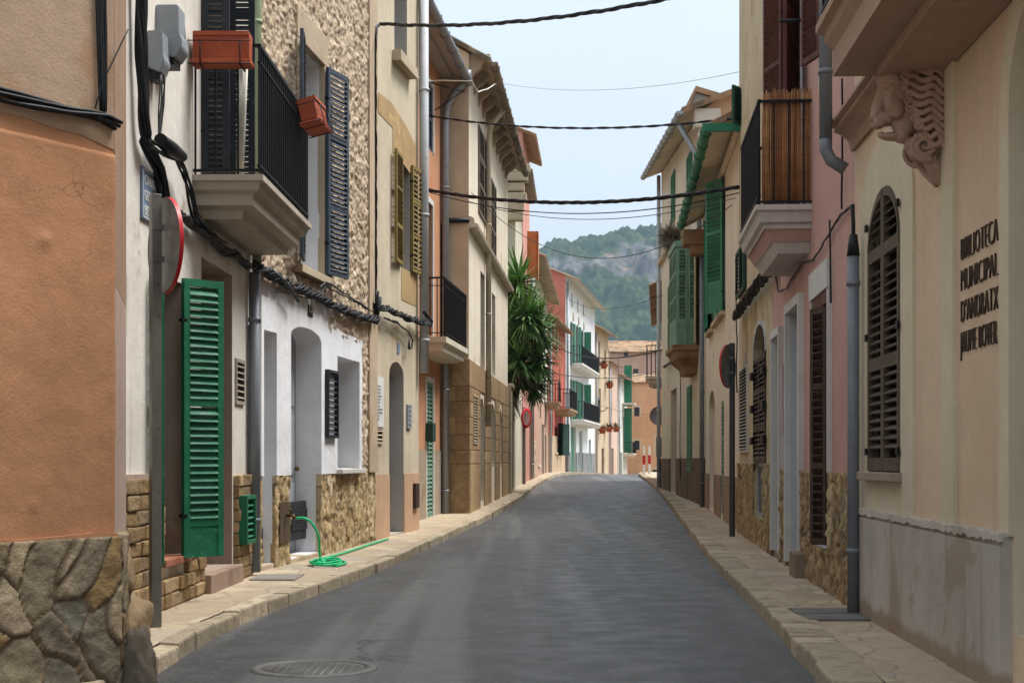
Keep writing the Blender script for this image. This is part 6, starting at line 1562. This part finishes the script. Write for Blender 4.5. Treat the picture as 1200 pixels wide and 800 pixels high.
# wire-holder antenna
t = thing('roof_antenna', 'thin metal aerial standing on the roof beside the white house', 'antenna', f9.M @ T(2.0, 1.0, 8.6)); b = MB(); b.tube([(0, 0, 0), (0, 0, 1.6)], .02, 5); b.build('mast', MAT['iron'], t); b = MB(); b.tube([(-.3, 0, 1.55), (2.6, 0, 1.75)], .018, 5)
for i in range(8): b.tube([(-.1 + .35 * i, -.25, 1.57 + .024 * i), (-.1 + .35 * i, .25, 1.57 + .024 * i)], .008, 4)
b.build('boom', MAT['iron'], t)
# ------------------------------------------------------------------ hill
def hill():
    Y0, Y1 = 850, 1450; b = MB(); lay = b.bm.loops.layers.color.new('cell')
    def ridge(x):   # height of the skyline at Y=1300
        px = CX + x / 1300 * F
        return EYE + (HY - np.interp(px, [300, 500, 590, 622, 640, 655, 668, 690, 712, 735, 752, 765, 775, 800, 900, 1200], [380, 352, 318, 303, 288, 281, 285, 279, 276, 270, 268, 266, 267, 270, 300, 360])) / F * 1300
    nx, ny = 330, 240; V = []; Cc = []
    for j in range(ny + 1):
        v = j / ny; Y = Y0 + (Y1 - Y0) * v; row = []; rc = []
        for i in range(nx + 1):
            x = -140 + 460 * i / nx
            t = (Y - Y0) / (1300 - Y0)
            R = ridge(x)
            if Y <= 1300:
                prof = -4 + (R + 4) * (sm(t, -.05, 1.05) * .35 + .65 * max(0, t) ** .9)
            else: prof = R - (Y - 1300) * .35
            h0 = prof / max(R, 1); px = CX + x / Y * F
            rockn = noise.fractal(Vector((x * .035, Y * .012, h0 * 7)), .8, 2.1, 6)
            band = math.exp(-((h0 - .80 + .0009 * (px - 700)) / .062) ** 2) * (sm(px, 630, 650)) * (.55 + .45 * sm(abs(px - 708), 6, 26)) + .7 * math.exp(-((h0 - .90) / .05) ** 2) * sm(px, 715, 735) + .75 * math.exp(-((h0 - .30) / .05) ** 2) * sm(px, 715, 735)
            rk = sm(band + rockn * .7, .5, .7) if t < .99 else 0
            d, p = noise.voronoi(Vector((x * .24, Y * .16, 0)), distance_metric='DISTANCE'); c = abs(noise.cell(Vector((p[0].x * 31.3, p[0].y * 17.7, 1)))) % 1.0
            tree = max(0, 1 - d[0] * 1.15) ** .6 * (2.2 + 4.0 * c)
            cl = noise.fractal(Vector((x * .05, Y * .02, 4)), 1, 2, 5) * 9 + 10 * (noise.noise(Vector((x * .012, Y * .012, 2))))
            z = prof + (tree * (1 - rk)) + cl * (.5 + .8 * rk) * min(1, t * 2 + .1) * (1 if Y < 1280 else .3)
            yy = Y - rk * 12 * abs(noise.noise(Vector((x * .06, Y * .01, 7))))
            row.append(b.bm.verts.new((x, yy, z))); rc.append((c, rk, 0, 1))
        V.append(row); Cc.append(rc)
    for j in range(ny):
        for i in range(nx):
            f_ = b.bm.faces.new((V[j][i], V[j][i + 1], V[j + 1][i + 1], V[j + 1][i])); f_.smooth = True
            for l, (jj, ii) in zip(f_.loops, ((j, i), (j, i + 1), (j + 1, i + 1), (j + 1, i))): l[lay] = Cc[jj][ii]
    t = NT('hill_forest'); sep = t.n.new('ShaderNodeSeparateColor'); t.l.new(t.attr('cell', 'Color'), sep.inputs[0])
    fo = t.mix(sep.outputs[0], (.012, .026, .010), (.060, .078, .030)); fo = t.mix(t.ramp(t.noise(.03, 6), .4, .7, 0, .5), fo, (.085, .095, .04))
    rk = t.mix(t.ramp(t.noise(.05, 8, rough=.7), .3, .7), (.07, .068, .066), (.15, .143, .135)); rk = t.mix(t.ramp(t.noise(.022, 5), .5, .68, 0, .7), rk, (.22, .155, .115)); rk = t.mix(t.ramp(t.noise(.2, 8, t.mapping((1, 1, .3)), .75), .5, .6, 0, .8), rk, (.045, .052, .036))
    c = t.mix(sep.outputs[1], fo, rk); t.bump(t.noise(.35, 6, rough=.7), .8, 1.5)
    o = b.build('hill', t.done(c, .95, spec=.05)); o['kind'] = 'structure'
hill()
# a belt of green trees below the hill, seen between the far roofs
def far_tree(loc, h, label, seed):
    t = thing('tree', label, 'tree', T(*loc), 'trees between the far roofs'); rn = random.Random(seed); b = MB(); b.tube([(0, 0, 0), (.1, 0, h * .5), (.0, .1, h * .8)], [.2, .14, .06], 7); b.build('trunk', _mc['yucca_bark'], t)
    b = MB()
    cl = [Vector((rn.gauss(0, h * .17), rn.gauss(0, h * .17), h * rn.uniform(.5, .95))) for _ in range(16)]
    for i in range(1500):
        c = rn.choice(cl); d = Vector((rn.gauss(0, 1), rn.gauss(0, 1), rn.gauss(0, 1))).normalized(); p = c + d * h * .11 * rn.random() ** .4; n_ = Vector((rn.gauss(0, 1), rn.gauss(0, 1), rn.gauss(0, 1))).normalized(); a = n_.orthogonal().normalized() * .16; e = n_.cross(a)
        b.face([p - a, p + e * .7, p + a, p - e * .7], rn.choice((0, 0, 1)))
    b.build('crown', [paint('leaf_bright', '6f8a35', .6, .25), paint('leaf_mid', '4f6b2c', .6, .25)], t)
far_tree(W(772, 0, 175).to_2d().to_3d() + Vector((0, 0, -3)), 14.5, 'yellow green tree rising behind the far pinkish house', 1)
far_tree(Vector((18.6, 182, -3)), 13, 'rounder green tree beside the yellow green tree behind the far roofs', 2)
# ------------------------------------------------------------------ air
def haze():
    b = MB(); b.box(-900, 900, -60, 1700, -12, 330); m = bpy.data.materials.new('haze'); m.use_nodes = True; n = m.node_tree.nodes; n.clear()
    o_ = n.new('ShaderNodeOutputMaterial'); v = n.new('ShaderNodeVolumePrincipled'); v.inputs['Color'].default_value = (.5, .73, 1, 1); v.inputs['Density'].default_value = .00016; v.inputs['Anisotropy'].default_value = .2
    m.node_tree.links.new(v.outputs[0], o_.inputs['Volume']); o = b.build('haze', m); o['kind'] = 'stuff'
if USE_HAZE: haze()
